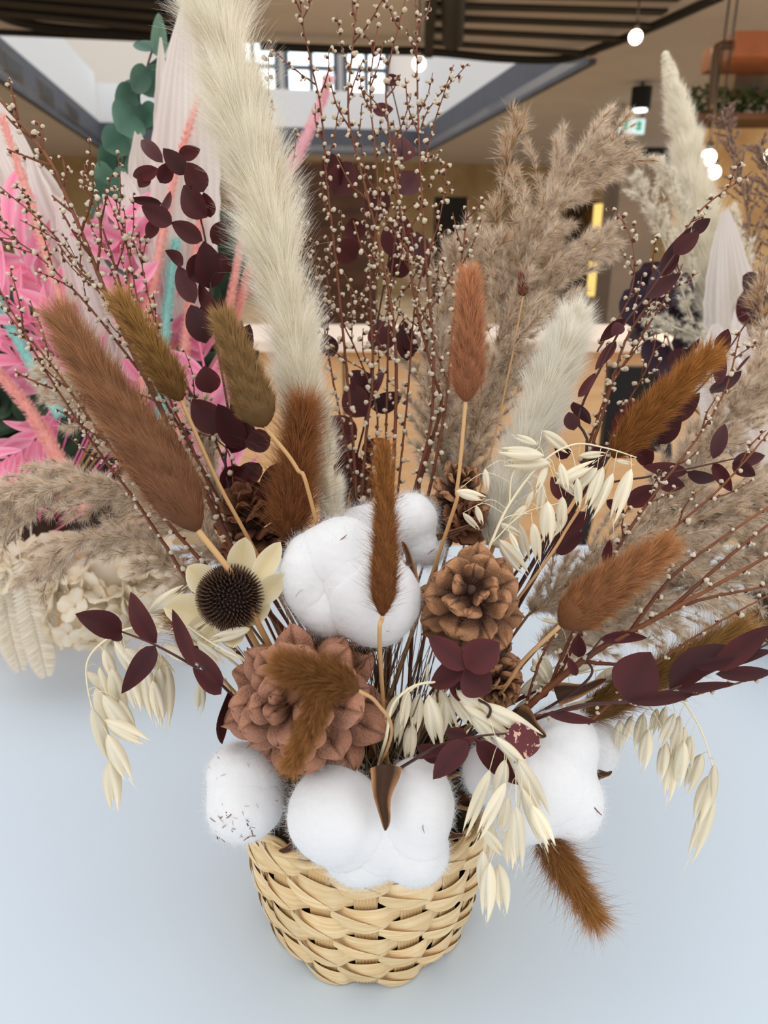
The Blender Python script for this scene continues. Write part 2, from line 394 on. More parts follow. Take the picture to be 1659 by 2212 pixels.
g = G(); g.tube(spline([aty(1592, 98, 6.3), aty(1562, 98, 6.3), aty(1548, 106, 6.3), aty(1544, 140, 6.3), aty(1536, 240, 6.3)], 24), .03, 10)
single('pipe', g, mat('bronze_pipe', S(80, 66, 52), rough=.4, metal=.5), 'bronze bent pipe running down from the orange box', 'pipe')

# plywood counter behind the flowers
ct = .245
t = thing('counter', 'pale plywood counter with a cream top behind the arrangement', 'counter', (.1, 2.4, ZF))
g = G(); g.box((.12, 2.42, (ct - .03 + ZF) / 2), (1.42, .40, ct - .03 - ZF)); part('body', g, M_wood, t, smooth=False)
g = G(); g.box((.12, 2.42, ct - .015), (1.52, .5, .03)); part('counter_top', g, M_ctop, t, 'cream counter top', smooth=False)
g = G(); g.box((-.12, 2.2185, -.1), (.005, .004, .6)); part('panel_joint', g, M_dwood, t, smooth=False)
# black chair
c = aty(1345, 860, 1.75); t = thing('chair', 'black chair standing in front of the plywood counter at the right', 'chair', (c[0], 1.75, ZF))
g = G()
g.box((c[0] + .03, 1.72, c[2] - .02), (.16, .03, .2)); part('backrest', g, M_black, t, smooth=False)
g = G(); g.box((c[0] + .03, 1.52, -.29), (.42, .4, .05)); part('seat', g, M_black, t, smooth=False)
for sx_ in (-1, 1):
    for yy in (1.34, 1.7):
        g = G(); top = c[2] - .1 if yy > 1.5 else -.3; lx = .06 if yy > 1.5 and 0 else .19
        g.tube([(c[0] + .03 + sx_ * lx, yy, ZF), (c[0] + .03 + sx_ * (.07 if yy > 1.5 else .19), yy, top)], .012, 8); part('leg', g, M_black, t)

# ------------------------------------------------------------------ the white table
TX0, TX1, TY0, TY1 = -1.3, .95, -.6, 1.22
t = thing('table', 'large white laminate table carrying the dried flower baskets', 'table', (0, .4, ZF))
g = G(); g.box(((TX0 + TX1) / 2, (TY0 + TY1) / 2, -.0175), (TX1 - TX0, TY1 - TY0, .035)); part('table_top', g, M_table, t, smooth=False)
for x in (TX0 + .1, TX1 - .1):
    for y in (TY0 + .1, TY1 - .1):
        g = G(); g.tube([(x, y, ZF), (x, y, -.035)], .025, 12); part('leg', g, M_greycol, t)

# ================================================================== THE ARRANGEMENT
O_ROOT = np.array([-.005, .461, .10])
def root_pt(seed, j=.03):
    g = rng(seed); return O_ROOT + np.append(g.normal(size=2) * j * .5, 0)
def pxs(pts, d):
    """pixel points; d is one depth, or (first, last)"""
    n = len(pts); dd = np.linspace(d[0], d[1], n) if isinstance(d, tuple) else [d] * n
    return np.array([P(p[0], p[1], p[2] if len(p) > 2 else q) for p, q in zip(pts, dd)])

# ---- basket
BX, BY, BH = -.012, .461, .121
def brad(z):
    u = np.clip(np.asarray(z) / BH, 0, 1); return .0738 + .0172 * np.sin(u * math.pi * .60) ** .9
M_straw = mat('straw_strip', S(236, 204, 152), S(250, 226, 182), rough=.55, spec=.3, attr='t', noise=.75, nscale=22, nstretch=(1, 1, 14), rvar=.1, c2=S(222, 184, 128), bump=.5, bscale=45)
M_straw2 = mat('straw_stake', S(240, 212, 162), S(186, 146, 98), rough=.6, attr='t', rvar=.08)
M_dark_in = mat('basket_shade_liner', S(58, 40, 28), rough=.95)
def leaf_straw():
    pass
t = thing('wicker_basket', 'round pale straw wicker basket holding the dried flower arrangement on the white table', 'basket', (BX, BY, 0))
NS = 18
TH0 = -math.pi / 2
for i in range(NS):
    a0 = TH0 + i * 2 * math.pi / NS
    g = G(); zz = np.linspace(.002, BH - .004, 14); hw = .0080
    m = 15; us = np.linspace(-1, 1, m); V = np.zeros((14, m, 3))
    for j, z in enumerate(zz):
        R = float(brad(z)); ang = a0 + us * hw / R; rr = R + .0006 * np.cos(us * math.pi * 7)
        V[j, :, 0] = BX + rr * np.cos(ang); V[j, :, 1] = BY + rr * np.sin(ang); V[j, :, 2] = z
    g.grid(V, t=np.tile(np.where(np.arange(m) % 2 == 0, 0.0, .55), 14), r=rng(i).random())
    part('stake', g, M_straw2, t, smooth=False)
NR = 8; pitch = BH / NR
for k in range(NR):
    g = G(); n = NS * 14; th = np.linspace(0, 2 * math.pi, n, endpoint=False); q = rng(100 + k)
    c = np.cos(NS / 2 * (th - TH0) + math.pi * (k + 1)); m = 9; us = np.linspace(-1, 1, m)
    jit = np.interp(th, np.linspace(0, 2 * math.pi, NS + 1), np.append(q.normal(size=NS), 0) ) * .0009
    zc = (k + .5) * pitch + jit + .0016 * np.sin(NS / 2 * (th - TH0) + k)
    hwid = pitch * (.26 + .42 * np.clip((c + 1) / 2, 0, 1) ** .55)
    V = np.zeros((n, m, 3))
    for j, u in enumerate(us):
        z = np.maximum(zc + u * hwid, .0008); ro = brad(z) + np.where(c > 0, .0034, .0024) * np.sign(c) * np.abs(c) ** .6 + .0008 * (1 - u * u) - .0007 * u
        V[:, j, 0] = BX + ro * np.cos(th); V[:, j, 1] = BY + ro * np.sin(th); V[:, j, 2] = z
    tt = np.tile((np.sin(us * 9 + k) * .5 + .5), n) * .6 + np.repeat(np.clip(np.sin(th * NS / 2 * 3 + k), 0, 1), m) * .3
    seg = np.repeat(q.random(NS + 1)[(th / (2 * math.pi) * NS).astype(int)], m)
    g.grid(V.transpose(0, 1, 2), t=tt, r=seg)
    # close the ring
    b = (n - 1) * m; g.add(np.vstack([V[-1], V[0]]), [[j, j + 1, m + j + 1, m + j] for j in range(m - 1)], t=.4, r=.5)
    # crossing under-strip, slanting from stake to stake
    for i in range(NS):
        if (i + k) % 2: continue
        a0 = TH0 + (i + .27) * 2 * math.pi / NS; a1 = a0 + 1.2 * 2 * math.pi / NS; s = np.linspace(0, 1, 9)
        an = a0 + (a1 - a0) * s; zl = (k + .62) * pitch - (s - .0) * pitch * .72; V2 = np.zeros((9, 4, 3))
        for j, u in enumerate(np.linspace(-1, 1, 4)):
            z = np.maximum(zl + u * .0050 * np.sin(np.clip(s * 1.1 + .12, 0, 1) * math.pi) ** .5, .001); ro = brad(z) + .0024 + .0030 * np.sin(s * math.pi)
            V2[:, j, 0] = BX + ro * np.cos(an); V2[:, j, 1] = BY + ro * np.sin(an); V2[:, j, 2] = z
        g.grid(V2, t=np.tile([0, .7, .3, .9], 9), r=q.random())
    part('weaving_strip', g, M_straw, t)
g = G()
for ph in (0, math.pi):
    th = np.linspace(0, 2 * math.pi, 160); R = float(brad(BH)) + .002
    path = np.stack([BX + (R + .0028 * np.cos(th * 14 + ph)) * np.cos(th), BY + (R + .0028 * np.cos(th * 14 + ph)) * np.sin(th), BH + .001 + .0018 * np.sin(th * 14 + ph)], 1)
    g.tube(path, .0030, 6, t=.4, flat=.5, cap=False)
part('rim', g, M_straw, t)
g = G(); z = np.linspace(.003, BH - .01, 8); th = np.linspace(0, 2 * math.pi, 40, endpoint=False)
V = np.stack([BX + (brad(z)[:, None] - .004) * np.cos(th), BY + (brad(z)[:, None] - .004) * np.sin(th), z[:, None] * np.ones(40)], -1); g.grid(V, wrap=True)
part('shade_liner', g, M_dark_in, t)  # added dark sheet, shade behind the weave put into its colour
g = G(); g.ball((BX, BY, BH - .012), (.082, .082, .022), 30, 12, noise=.05, seed=3)
single('flower_foam', g, mat('brown_foam', S(70, 58, 42), S(40, 32, 24), rough=.95, noise=.8, nscale=90, bump=.8), 'dark brown foam block filling the straw basket between the stems', 'flower foam')

# ---- leaves
def leaf_geo(g, A, B, w, nrm, fold=.18, bend=.08, nl=10, nw=7, p=.85, q=.75, r=.5, wav=0.0, seed=0):
    A = np.asarray(A); B = np.asarray(B); L = np.linalg.norm(B - A); a = (B - A) / max(L, 1e-9)
    n = unit(nrm - a * np.dot(nrm, a)); sd = np.cross(a, n); s = np.linspace(0, 1, nl); u = np.linspace(-1, 1, nw)
    wd = w / 2 * np.sin(math.pi * s ** p) ** q; ph = rng(seed).random() * 6
    V = (A + a * L * s[:, None])[:, None] + sd * (wd[:, None] * u)[..., None] + n * ((np.abs(u)[None] * fold * wd[:, None]) + (bend * L * np.sin(math.pi * s))[:, None] + wav * w * np.sin(s * 9 + ph)[:, None] * u[None])[..., None]
    g.grid(V, t=np.tile(np.abs(u), nl), r=r)
def toward_cam(p, q=None, tilt=.45):
    n = unit(CAM - p)
    if q is not None: n = unit(n + q.normal(size=3) * tilt)
    return n

M_burg = mat('burgundy_leaf', S(70, 30, 32), S(86, 36, 38), rough=.5, spec=.2, attr='t', rvar=.4, trans=.05, noise=.4, nscale=35, c2=S(54, 22, 24))
M_burg_spot = mat('spotted_burgundy_leaf', S(96, 42, 48), rough=.4, spots=(S(215, 170, 150), 320, .6), c2=S(60, 24, 32))
M_bstem = mat('dark_stem', S(62, 40, 40), S(84, 52, 44), rough=.5, attr='t')
def leaf_sprig(label, stem, leaves, depth, seed, rs=.0011, group=None, name='eucalyptus_sprig', m=None, root=True, spot=(), cat='dried leaf sprig'):
    q = rng(seed); S3 = pxs(stem, depth)
    if root: S3 = np.vstack([root_pt(seed), S3]) if not isinstance(root, str) else S3
    t = thing(name, label, cat, S3[0], group); path = spline(S3, 40)
    g = G(); g.tube(path, np.linspace(rs, rs * .5, 40), 6); part('stem', g, M_bstem, t)
    dd = depth if isinstance(depth, float) else np.mean(depth)
    for i, lf in enumerate(leaves):
        x0, y0, x1, y1, w = lf[:5]; d0 = lf[5] if len(lf) > 5 else dd + q.normal() * .004; d1 = d0 + q.normal() * PX(math.hypot(x1 - x0, y1 - y0), d0) * .3
        g = G(); A = P(x0, y0, d0); B = P(x1, y1, d1)
        nr = toward_cam(A, q, .35)
        if w < 18: nr = unit(np.cross(B - A, toward_cam(A)) + .35 * toward_cam(A)); w = max(w * 2, 24)
        leaf_geo(g, A, B, PX(w * 1.18, d0), nr, fold=q.uniform(.05, .3), bend=q.uniform(-.1, .1), r=q.random(), p=.8)
        part('leaf', g, M_burg_spot if i in spot else (m or M_burg), t, 'leaf with pale speckles' if i in spot else None)
    return t
def auto_leaves(stem, n, seed, L=60, W=40, t0=.1, t1=1.0, spread=1.0, alt=True):
    q = rng(seed); p = spline(np.array(stem, float)[:, :2], 60); T = unit(np.gradient(p, axis=0)); out = []
    for i in range(n):
        f = t0 + (t1 - t0) * (i // 2 if alt else i) / max(1, (n / 2 if alt else n)); k = min(59, int(f * 59)); s = 1 if i % 2 else -1
        a = math.radians(q.uniform(35, 75)) * s * spread; c, sn = math.cos(a), math.sin(a); d = np.array([T[k][0] * c - T[k][1] * sn, T[k][0] * sn + T[k][1] * c])
        l = L * q.uniform(.7, 1.2); b = p[k] + q.normal(size=2) * 2; out.append((b[0], b[1], b[0] + d[0] * l, b[1] + d[1] * l, W * q.uniform(.7, 1.2)))
    return out

# ---- soft bunny tails
M_strawstem = mat('golden_straw_stem', S(214, 172, 120), S(190, 140, 90), rough=.5, attr='t')
def bunny_tail(label, head, R, depth, c0, c1, stem, seed, L=1.0, n=6000, wild=.12, stemd=None, sr=.0014, core=.62, w=.00016, droop=0.0, group='bunny tails', prof=.55, root=True, spread=1.0):
    q = rng(seed); H3 = pxs(head, depth); path = spline(H3, 30); T, N, B = frames(path)
    dm = depth if isinstance(depth, float) else np.mean(depth); Rm = PX(R, dm)
    s = np.linspace(0, 1, 30); prf = np.minimum(1, (s / .16 + .02)) ** .55 * np.minimum(1, (1 - s) * 1.35 + .12) ** .7
    t = thing('bunny_tail', label, 'dried grass head', H3[0], group)
    M = fur('bunny_fur', tuple(c * .72 for c in c0[:3]) + (1,), c1, .42, .25, ramp=(0, 1)); w = w * 1.45; n = int(n * .8)
    g = G(); g.tube(path, Rm * core * prf + 1e-4, 14, t=np.repeat(np.concatenate([[0], s, [1]]), 14) * .6, r=.25)
    f = q.random(n) ** .9; k = np.minimum((f * 29).astype(int), 28); fr = (f * 29 - k)[:, None]
    C = path[k] * (1 - fr) + path[k + 1] * fr; Rr = np.interp(f, s, prf) * Rm
    a = q.random(n) * 2 * math.pi; rad = np.cos(a)[:, None] * N[k] + np.sin(a)[:, None] * B[k]
    tilt = np.radians(np.clip(q.normal(30, 9, n), 5, 75)) * spread
    # tufts: neighbouring hairs share a lean
    lean = np.sin(a * 5 + f * 23) * .16 + np.sin(a * 3 - f * 41) * .16 + np.sin(a * 9 + f * 67) * .10
    d = T[k] * np.cos(tilt + lean)[:, None] + rad * np.sin(tilt + lean)[:, None] + q.normal(size=(n, 3)) * wild * .6
    ln = Rm * L * q.uniform(.75, 1.35, n) * (.75 + .35 * f); root_ = C + rad * (Rr * core * .9)[:, None]
    g.hair(root_, d, ln, w, seg=3, curl=.12 if wild < .2 else .22, droop=(0, 0, -droop), seed=seed, t0=0, t1=1, r=np.clip(q.random(n) * .6 + .4 * (np.sin(a * 4 + f * 31) * .5 + .5), 0, 1))
    # t follows the head from base to tip so the tip of the head can be paler
    g.t[-1] = np.clip(np.repeat(f ** 1.5, 8) * .55 + .5 * g.t[-1], 0, 1)
    if wild > .18:
        m = n // 14; idx = q.integers(0, n, m); d2 = T[k[idx]] * .55 + rad[idx] * .85 + q.normal(size=(m, 3)) * .2
        g.hair(root_[idx], d2, Rm * L * q.uniform(1.3, 2.3, m), w * .7, seg=4, curl=.3, seed=seed + 1, r=q.random(m) * .4)
    part('fluffy_head', g, M, t)
    st = [H3[0]] + ([P(x, y, z) for x, y, z in stem] if stem else [])
    if root: st.append(root_pt(seed + 9))
    if len(st) < 2: st.append(H3[0] + np.array([.002, .012, -.006]))
    st = spline(np.array(st), 30); g = G(); g.tube(st, sr, 6); part('stem', g, M_strawstem, t)
    return t
RUST0, RUST1 = S(140, 74, 46), S(186, 120, 72)
bunny_tail('large rust brown bunny tail leaning to the upper left', [(428, 1146), (330, 985), (220, 830), (128, 684)], 76, (.46, .475), S(150, 98, 70), S(196, 146, 104), [(500, 1240, .462), (560, 1352, .47)], 1, L=.62, n=15000, core=.72, sr=.0020, prof=.5)
bunny_tail('slim ochre bunny tail above the large rust one', [(392, 866), (340, 775), (258, 648)], 40, .49, S(150, 108, 60), S(200, 156, 92), [(470, 1040, .49), (552, 1192, .50)], 2, L=1.0, n=6000, wild=.14, w=.0002)
bunny_tail('olive brown oval bunny tail left of the tall cream plume', [(572, 922), (530, 820), (482, 684)], 54, .475, S(144, 110, 70), S(188, 152, 102), [(640, 1010, .48), (680, 1115, .485)], 3, L=.55, n=10000, core=.74)
bunny_tail('bristly rust bunny tail behind the central cotton boll', [(622, 1172), (638, 1040), (655, 885)], 50, .50, S(146, 88, 54), S(186, 126, 78), None, 4, L=1.15, n=9000, wild=.26, w=.00018)
bunny_tail('slender rust bunny tail standing in front of the central cotton boll', [(826, 1330), (832, 1170), (828, 968)], 36, (.425, .44), S(142, 84, 48), S(190, 132, 72), [(821, 1410, .43)], 5, L=.75, n=8000, wild=.2, core=.7)
bunny_tail('pinkish terracotta bunny tail upright before the beige reed plume', [(1006, 868), (1014, 740), (1014, 596)], 40, .49, S(186, 120, 84), S(226, 166, 124), [(988, 1050, .495), (962, 1156, .50)], 6, L=.8, n=9000, wild=.13, core=.74)
bunny_tail('amber brown bunny tail pointing up right above the hanging oats', [(1322, 988), (1420, 880), (1535, 768)], 42, .50, S(144, 86, 42), S(198, 138, 72), [(1232, 1130, .495), (1138, 1268, .49)], 7, L=.95, n=9000, wild=.15, w=.0002, sr=.0011)
bunny_tail('orange rust bunny tail right of the right pinecone', [(1210, 1352), (1310, 1272), (1442, 1180)], 60, .455, S(160, 102, 66), S(208, 152, 102), [(1130, 1428, .47), (1060, 1520, .49)], 8, L=.6, n=12000, core=.72)
bunny_tail('olive brown bunny tail behind the dark leaves at the lower right', [(1250, 1552), (1420, 1460), (1610, 1352)], 46, .50, S(132, 92, 48), S(198, 154, 92), None, 9, L=.95, n=9000, wild=.2)
bunny_tail('brown bunny tail hanging down beside the basket with long hairs', [(1168, 1785), (1215, 1870), (1285, 1982)], 40, .47, S(140, 86, 48), S(194, 138, 76), None, 10, L=1.1, n=7000, wild=.27)
bunny_tail('out of focus brown bunny tail lying across the large pinecone', [(775, 1492), (700, 1462), (612, 1440)], 48, .345, S(140, 90, 48), S(170, 120, 70), [(815, 1520, .36), (845, 1590, .40)], 11, L=.9, n=7000, wild=.22, sr=.0009, core=.6)
bunny_tail('out of focus brown bunny tail hanging down over the large pinecone', [(702, 1450), (678, 1545), (630, 1650)], 40, .345, S(148, 98, 54), S(176, 124, 72), None, 12, L=.8, n=6000, wild=.16, core=.6, root=False)
bunny_tail('thin brown bunny tail half hidden under the cream petalled flower', [(455, 1440), (415, 1385), (370, 1318)], 26, .505, S(130, 78, 42), S(180, 130, 80), None, 13, L=1.6, n=2500, wild=.3)
bunny_tail('tiny rust bunny tail far up on a thin stalk before the beige reed', [(1130, 640), (1129, 620), (1128, 592)], 15, .60, S(150, 90, 66), S(170, 110, 84), [(1100, 800, .6), (1040, 1050, .58)], 14, L=.8, n=1500, sr=.0008)

# ---- cream pampas plumes
def pampas(label, pts, radii, depth, c0, c1, seed, n=20000, ncl=260, L=1.5, tiltm=26, w=.00018, group='cream pampas plumes', core=.5, root=True, name='pampas_plume', wild=.10, basestem=.0018, seg=4):
    q = rng(seed); H = pxs(pts, depth); path = spline(H, 60); T, N, B = frames(path); s = np.linspace(0, 1, 60)
    dm = depth if isinstance(depth, float) else np.mean(depth); rr = np.interp(s, np.linspace(0, 1, len(radii)), radii) * dm / FPX
    t = thing(name, label, 'dried grass plume', H[0], group); M = fur('pampas_silk', c0, c1, .13, .4); w = w * 1.25
    g = G(); g.tube(path, rr * core + 1e-4, 14, t=.3, r=.4)
    cs = np.sort(q.random(ncl)); ca = q.random(ncl) * 2 * math.pi; cid = q.integers(0, ncl, n)
    f = np.clip(cs[cid] + q.normal(size=n) * .012, 0, .995); a = ca[cid] + q.normal(size=n) * .22
    k = np.minimum((f * 59).astype(int), 58); C = path[k]; R = rr[k]; rad = np.cos(a)[:, None] * N[k] + np.sin(a)[:, None] * B[k]
    tl = np.radians(np.clip(q.normal(tiltm, 7, ncl), 6, 60))[cid] + q.normal(size=n) * .06
    d = T[k] * np.cos(tl)[:, None] + rad * np.sin(tl)[:, None] + q.normal(size=(n, 3)) * wild
    g.hair(C + rad * (R * core * .75)[:, None], d, R * L * q.uniform(.65, 1.25, n), w, seg=seg, curl=.15, droop=(0, 0, -.06), seed=seed, r=np.clip(q.normal(.5, .2, n) + np.sin(cs[cid] * 90) * .2, 0, 1))
    part('plume', g, M, t)
    st = np.vstack([path[50:51], path[30:31], H[:1]] + ([root_pt(seed + 5)[None]] if root else []))
    g = G(); g.tube(spline(st, 24), basestem, 6); part('stem', g, M_strawstem, t)
    return t
CR0, CR1 = S(253, 242, 216), S(255, 252, 242)
pampas('tall cream pampas plume leaning to the upper left of the arrangement', [(722, 1140), (702, 1000), (655, 850), (620, 640), (560, 400), (500, 180), (452, -60)], [24, 38, 62, 78, 88, 92, 90], (.52, .55), CR0, CR1, 21, n=46000, ncl=420, L=1.28, tiltm=30, core=.42, wild=.13, w=.0002)
pampas('short whitish pampas plume right of centre above the hanging oats', [(1066, 1180), (1092, 1080), (1128, 980), (1168, 880), (1208, 780), (1242, 680)], [40, 52, 62, 64, 60, 40], (.54, .56), S(255, 247, 228), S(255, 253, 244), 22, n=28000, ncl=260, L=1.3, tiltm=24, w=.0002, core=.42, wild=.13)

# ---- beige reed plumes: feathery panicles with husks and silky hairs
M_silk = fur('reed_silk', S(224, 204, 180), S(248, 234, 216), .25, .45)
M_husk = mat('reed_husk', S(140, 100, 62), S(214, 178, 132), rough=.6, attr='t', rvar=.4, trans=.15)
def reed(label, pts, radii, depth, seed, nb=46, per=13, silk=30, group='beige reed plumes', ms=None, mh=None, root=True, hl=18, name='reed_plume', lean=34, droop=.12, thick=.0011):
    q = rng(seed); H = pxs(pts, depth); path = spline(H, 60); T, N, B = frames(path); s = np.linspace(0, 1, 60)
    dm = depth if isinstance(depth, float) else np.mean(depth); rr = np.interp(s, np.linspace(0, 1, len(radii)), radii) * dm / FPX
    t = thing(name, label, 'dried grass plume', H[0], group)
    g = G(); g.tube(np.vstack([root_pt(seed + 3)[None], path]) if root else path, thick, 5)
    nb = int(nb * 1.7); per = int(per * 1.25); roots = []; dirs = []; ln = []
    for i in range(nb):
        f = (i + q.random()) / nb * .97; k = int(f * 59); a = q.random() * 2 * math.pi; rad = math.cos(a) * N[k] + math.sin(a) * B[k]
        tl = math.radians(q.normal(lean, 8)); d = T[k] * math.cos(tl) + rad * math.sin(tl); L = rr[k] / max(math.sin(math.radians(lean)), .3) * q.uniform(.35, 1.15)
        u = np.linspace(0, 1, 8)[:, None]; br = path[k] + d * L * u + np.array([0, 0, -droop]) * L * u ** 2 + T[k] * L * .12 * u ** 2
        g.tube(br, .00025, 3); bt = unit(np.gradient(br, axis=0))
        m = per; uu = q.uniform(.12, 1.0, m); kk = np.minimum((uu * 7).astype(int), 6); fr = (uu * 7 - kk)[:, None]
        roots.append(br[kk] * (1 - fr) + br[kk + 1] * fr); dirs.append(unit(bt[kk] + q.normal(size=(m, 3)) * .32)); ln.append(np.full(m, PX(hl, dm)))
    part('stem', g, mh or M_husk, t)
    Rt = np.vstack(roots); D = np.vstack(dirs); Ln = np.concatenate(ln); n = len(Rt)
    g = G(); rp_ = np.repeat(np.arange(n), 3)
    g.hair(Rt[rp_], D[rp_] + q.normal(size=(3 * n, 3)) * .22, Ln[rp_] * q.uniform(.8, 1.5, 3 * n), PX(2.6, dm), seg=3, curl=.12, seed=seed, tip=.05)
    part('husk_spray', g, mh or M_husk, t)
    g = G(); rp_ = np.repeat(np.arange(n), silk)
    g.hair(Rt[rp_], D[rp_] + q.normal(size=(silk * n, 3)) * .38, Ln[rp_] * q.uniform(.8, 1.9, silk * n), PX(.8, dm), seg=2, curl=.2, seed=seed + 1)
    part('silky_hair', g, ms or M_silk, t)
    return t
reed('big beige reed plume arching right behind the terracotta bunny tail', [(1000, 1060), (1040, 880), (1085, 700), (1140, 540), (1210, 410), (1300, 330)], [60, 90, 120, 120, 100, 60], (.60, .66), 31, nb=90, per=15)
reed('soft beige reed plume low behind the right twigs', [(960, 1070), (950, 940), (950, 800), (975, 660), (1010, 500)], [64, 84, 84, 76, 40], (.62, .65), 32, nb=64, per=14)
reed('beige reed plume whose side tuft points right at the grey column', [(1050, 900), (1120, 740), (1200, 600), (1320, 505)], [55, 70, 60, 30], (.63, .66), 33, nb=34, per=12)
reed('thin reed tip rising highest at the right of the twigs', [(1060, 560), (1085, 430), (1105, 320), (1112, 250)], [30, 34, 28, 14], (.63, .65), 34, nb=16, per=8, silk=5, hl=26)
reed('beige reed plume sweeping left over the cream hydrangea', [(500, 1210), (380, 1110), (240, 1050), (90, 1045), (-60, 1130)], [50, 74, 84, 84, 60], (.55, .58), 35, nb=60, per=14, droop=.35)
reed('lower beige reed plume drooping left above the cream petalled flower', [(480, 1270), (390, 1235), (290, 1170), (170, 1165), (50, 1255)], [30, 52, 60, 56, 26], (.54, .56), 36, nb=40, per=12, droop=.4)
reed('upper left beige reed plume behind the large rust bunny tail', [(470, 1160), (340, 1010), (220, 890), (90, 800)], [46, 60, 60, 36], (.60, .64), 37, nb=36, per=12)
reed('grey brown reed plume standing between the ochre and olive bunny tails', [(500, 1150), (450, 1010), (420, 900)], [40, 46, 26], .60, 38, nb=18, per=11)
reed('wide beige reed plume filling the right side behind the orange bunny tail', [(1140, 1330), (1260, 1240), (1400, 1170), (1540, 1110), (1720, 1040)], [70, 104, 116, 110, 96], (.56, .60), 39, nb=96, per=15, droop=.2)
reed('lower right beige reed plume reaching the right edge', [(1160, 1400), (1300, 1330), (1450, 1270), (1720, 1190)], [70, 104, 104, 92], (.57, .61), 40, nb=90, per=14, droop=.3)
reed('upper right beige reed plume rising to the right edge', [(1400, 1130), (1500, 1000), (1590, 880), (1700, 760)], [64, 80, 86, 76], (.60, .66), 41, nb=60, per=13)
# @@TWIGS
# ---- budded twigs
M_bark = mat('russet_bark', S(108, 58, 36), S(138, 84, 50), rough=.5, spec=.3, attr='t', noise=.5, nscale=60, c2=S(78, 42, 32))
M_bud = mat('cream_bud', S(226, 212, 188), rough=.85, trans=.15)
M_budscale = mat('bud_scale', S(92, 50, 34), rough=.5)
def bud_mesh(seed):
    g = G(); q = rng(seed); g.ball((0, 0, .55), (.50, .46, .52), 8, 6, noise=.16, seed=seed, mi=0)
    g.ball((.25 * q.normal(), .25 * q.normal(), .7), (.34, .34, .34), 6, 5, mi=0)
    th = np.linspace(0, 2 * math.pi, 7, endpoint=False)
    V = np.stack([np.stack([r * np.cos(th), r * np.sin(th), z * np.ones(7)], 1) for r, z in ((.05, -.35), (.26, 0), (.44, .28), (.30, .38))]); g.grid(V, mi=1, wrap=True)
    return mesh_of('bud', g, [M_bud, M_budscale])
BUDS = [bud_mesh(i) for i in range(4)]
def put_buds(par, path, q, gap, size, d, skip=.0):
    T, N, B = frames(path); L = np.concatenate([[0], np.cumsum(np.linalg.norm(np.diff(path, axis=0), axis=1))]); x = gap * .6 + skip; side = q.random() * 6.28; c = 0
    while x < L[-1] and c < 99:
        k = int(np.searchsorted(L, x)); k = min(k, len(path) - 1); side += math.pi + q.normal() * .5
        o = math.cos(side) * N[k] + math.sin(side) * B[k]; ax = unit(o + T[k] * .7); X = unit(np.cross(ax, q.normal(size=3))); Y = np.cross(ax, X); s = size * q.uniform(.7, 1.25)
        inst('bud', BUDS[int(q.integers(4))], mat4(X * s, Y * s, ax * s, path[k] + o * s * .25), par)
        x += gap * q.uniform(.6, 1.5); c += 1
def twig(label, pts, depth, seed, r0=.0015, nside=6, slen=(70, 190), gap=24, size=10.5, group='budded twigs', sides=(), s0=.3, up=None, root=True, ang=(14, 42)):
    q = rng(seed); H = pxs(pts, depth); t = thing('budded_twig', label, 'budded twig', H[0], group)
    path = spline(H, 90); dm = np.linspace(depth[0], depth[1], 90) if isinstance(depth, tuple) else np.full(90, depth); dmm = dm.mean()
    path = path + q.normal(size=(90, 3)) * .00012
    tail = spline(np.array([root_pt(seed, .04), path[0]]), 6)[:-1] if root else np.zeros((0, 3))
    full = np.vstack([tail, path]); g = G(); g.tube(full, np.linspace(r0, r0 * .35, len(full)), 6); st = part('stem', g, M_bark, t)
    put_buds(st, path, q, PX(gap, dmm), PX(size, dmm), dmm)
    p2 = spline(np.array([[a[0], a[1]] for a in pts], float), 90); T2 = unit(np.gradient(p2, axis=0))
    spec = []
    nside = int(round(nside * 1.2))
    for i in range(nside):
        k = int((s0 + (.95 - s0) * (i + q.random()) / nside) * 89); a = math.radians(q.uniform(*ang)) * (1 if (i + seed) % 2 else -1)
        d = np.array([T2[k][0] * math.cos(a) - T2[k][1] * math.sin(a), T2[k][0] * math.sin(a) + T2[k][1] * math.cos(a)])
        L = q.uniform(*slen) * (1.1 - .45 * k / 89); mid = p2[k] + d * L * .5; end = mid + unit(d * .75 + T2[k] * .5) * L * .5 + q.normal(size=2) * 6
        spec.append((k, [mid, end]))
    for k, L_ in sides: spec.append((k, [np.array(v, float) for v in L_]))
    for k, L_ in spec:
        dz = q.normal() * .012
        pp = np.array([path[k]] + [P(v[0], v[1], dm[k] + dz * (j + 1) / len(L_)) for j, v in enumerate(L_)]); sp2 = spline(pp, 26) + q.normal(size=(26, 3)) * .0001
        g = G(); g.tube(sp2, np.linspace(r0 * .5, r0 * .25, 26), 5); sd = part('side_twig', g, M_bark, t)
        put_buds(sd, sp2, q, PX(gap * .72, dmm), PX(size * .85, dmm), dmm, skip=PX(12, dmm))
    return t
C = 'twigs at the centre'
twig('budded twig just right of the cream plume, top bent to the left', [(772, 1110), (762, 950), (745, 760), (725, 560), (705, 380), (692, 230), (655, 60), (645, -30)], .575, 51, nside=8, group=C)
twig('budded twig rising straight at the middle, golden section low down', [(778, 1105), (792, 930), (806, 800), (800, 620), (816, 420), (800, 200), (815, 60)], .58, 52, nside=9, group=C)
twig('budded twig crossing the middle with a golden bent section near the skylight', [(848, 1040), (856, 850), (850, 700), (822, 540), (775, 350), (752, 240), (762, 100), (775, -20)], .57, 53, nside=8, group=C, r0=.0017)
twig('right hand upright budded twig reaching past the glowing bulb', [(895, 1060), (930, 920), (936, 760), (920, 560), (905, 300), (900, 100), (897, -30)], .565, 54, nside=7, group=C, sides=((60, [(930, 230), (1008, 140)]), (55, [(940, 260), (980, 140)])))
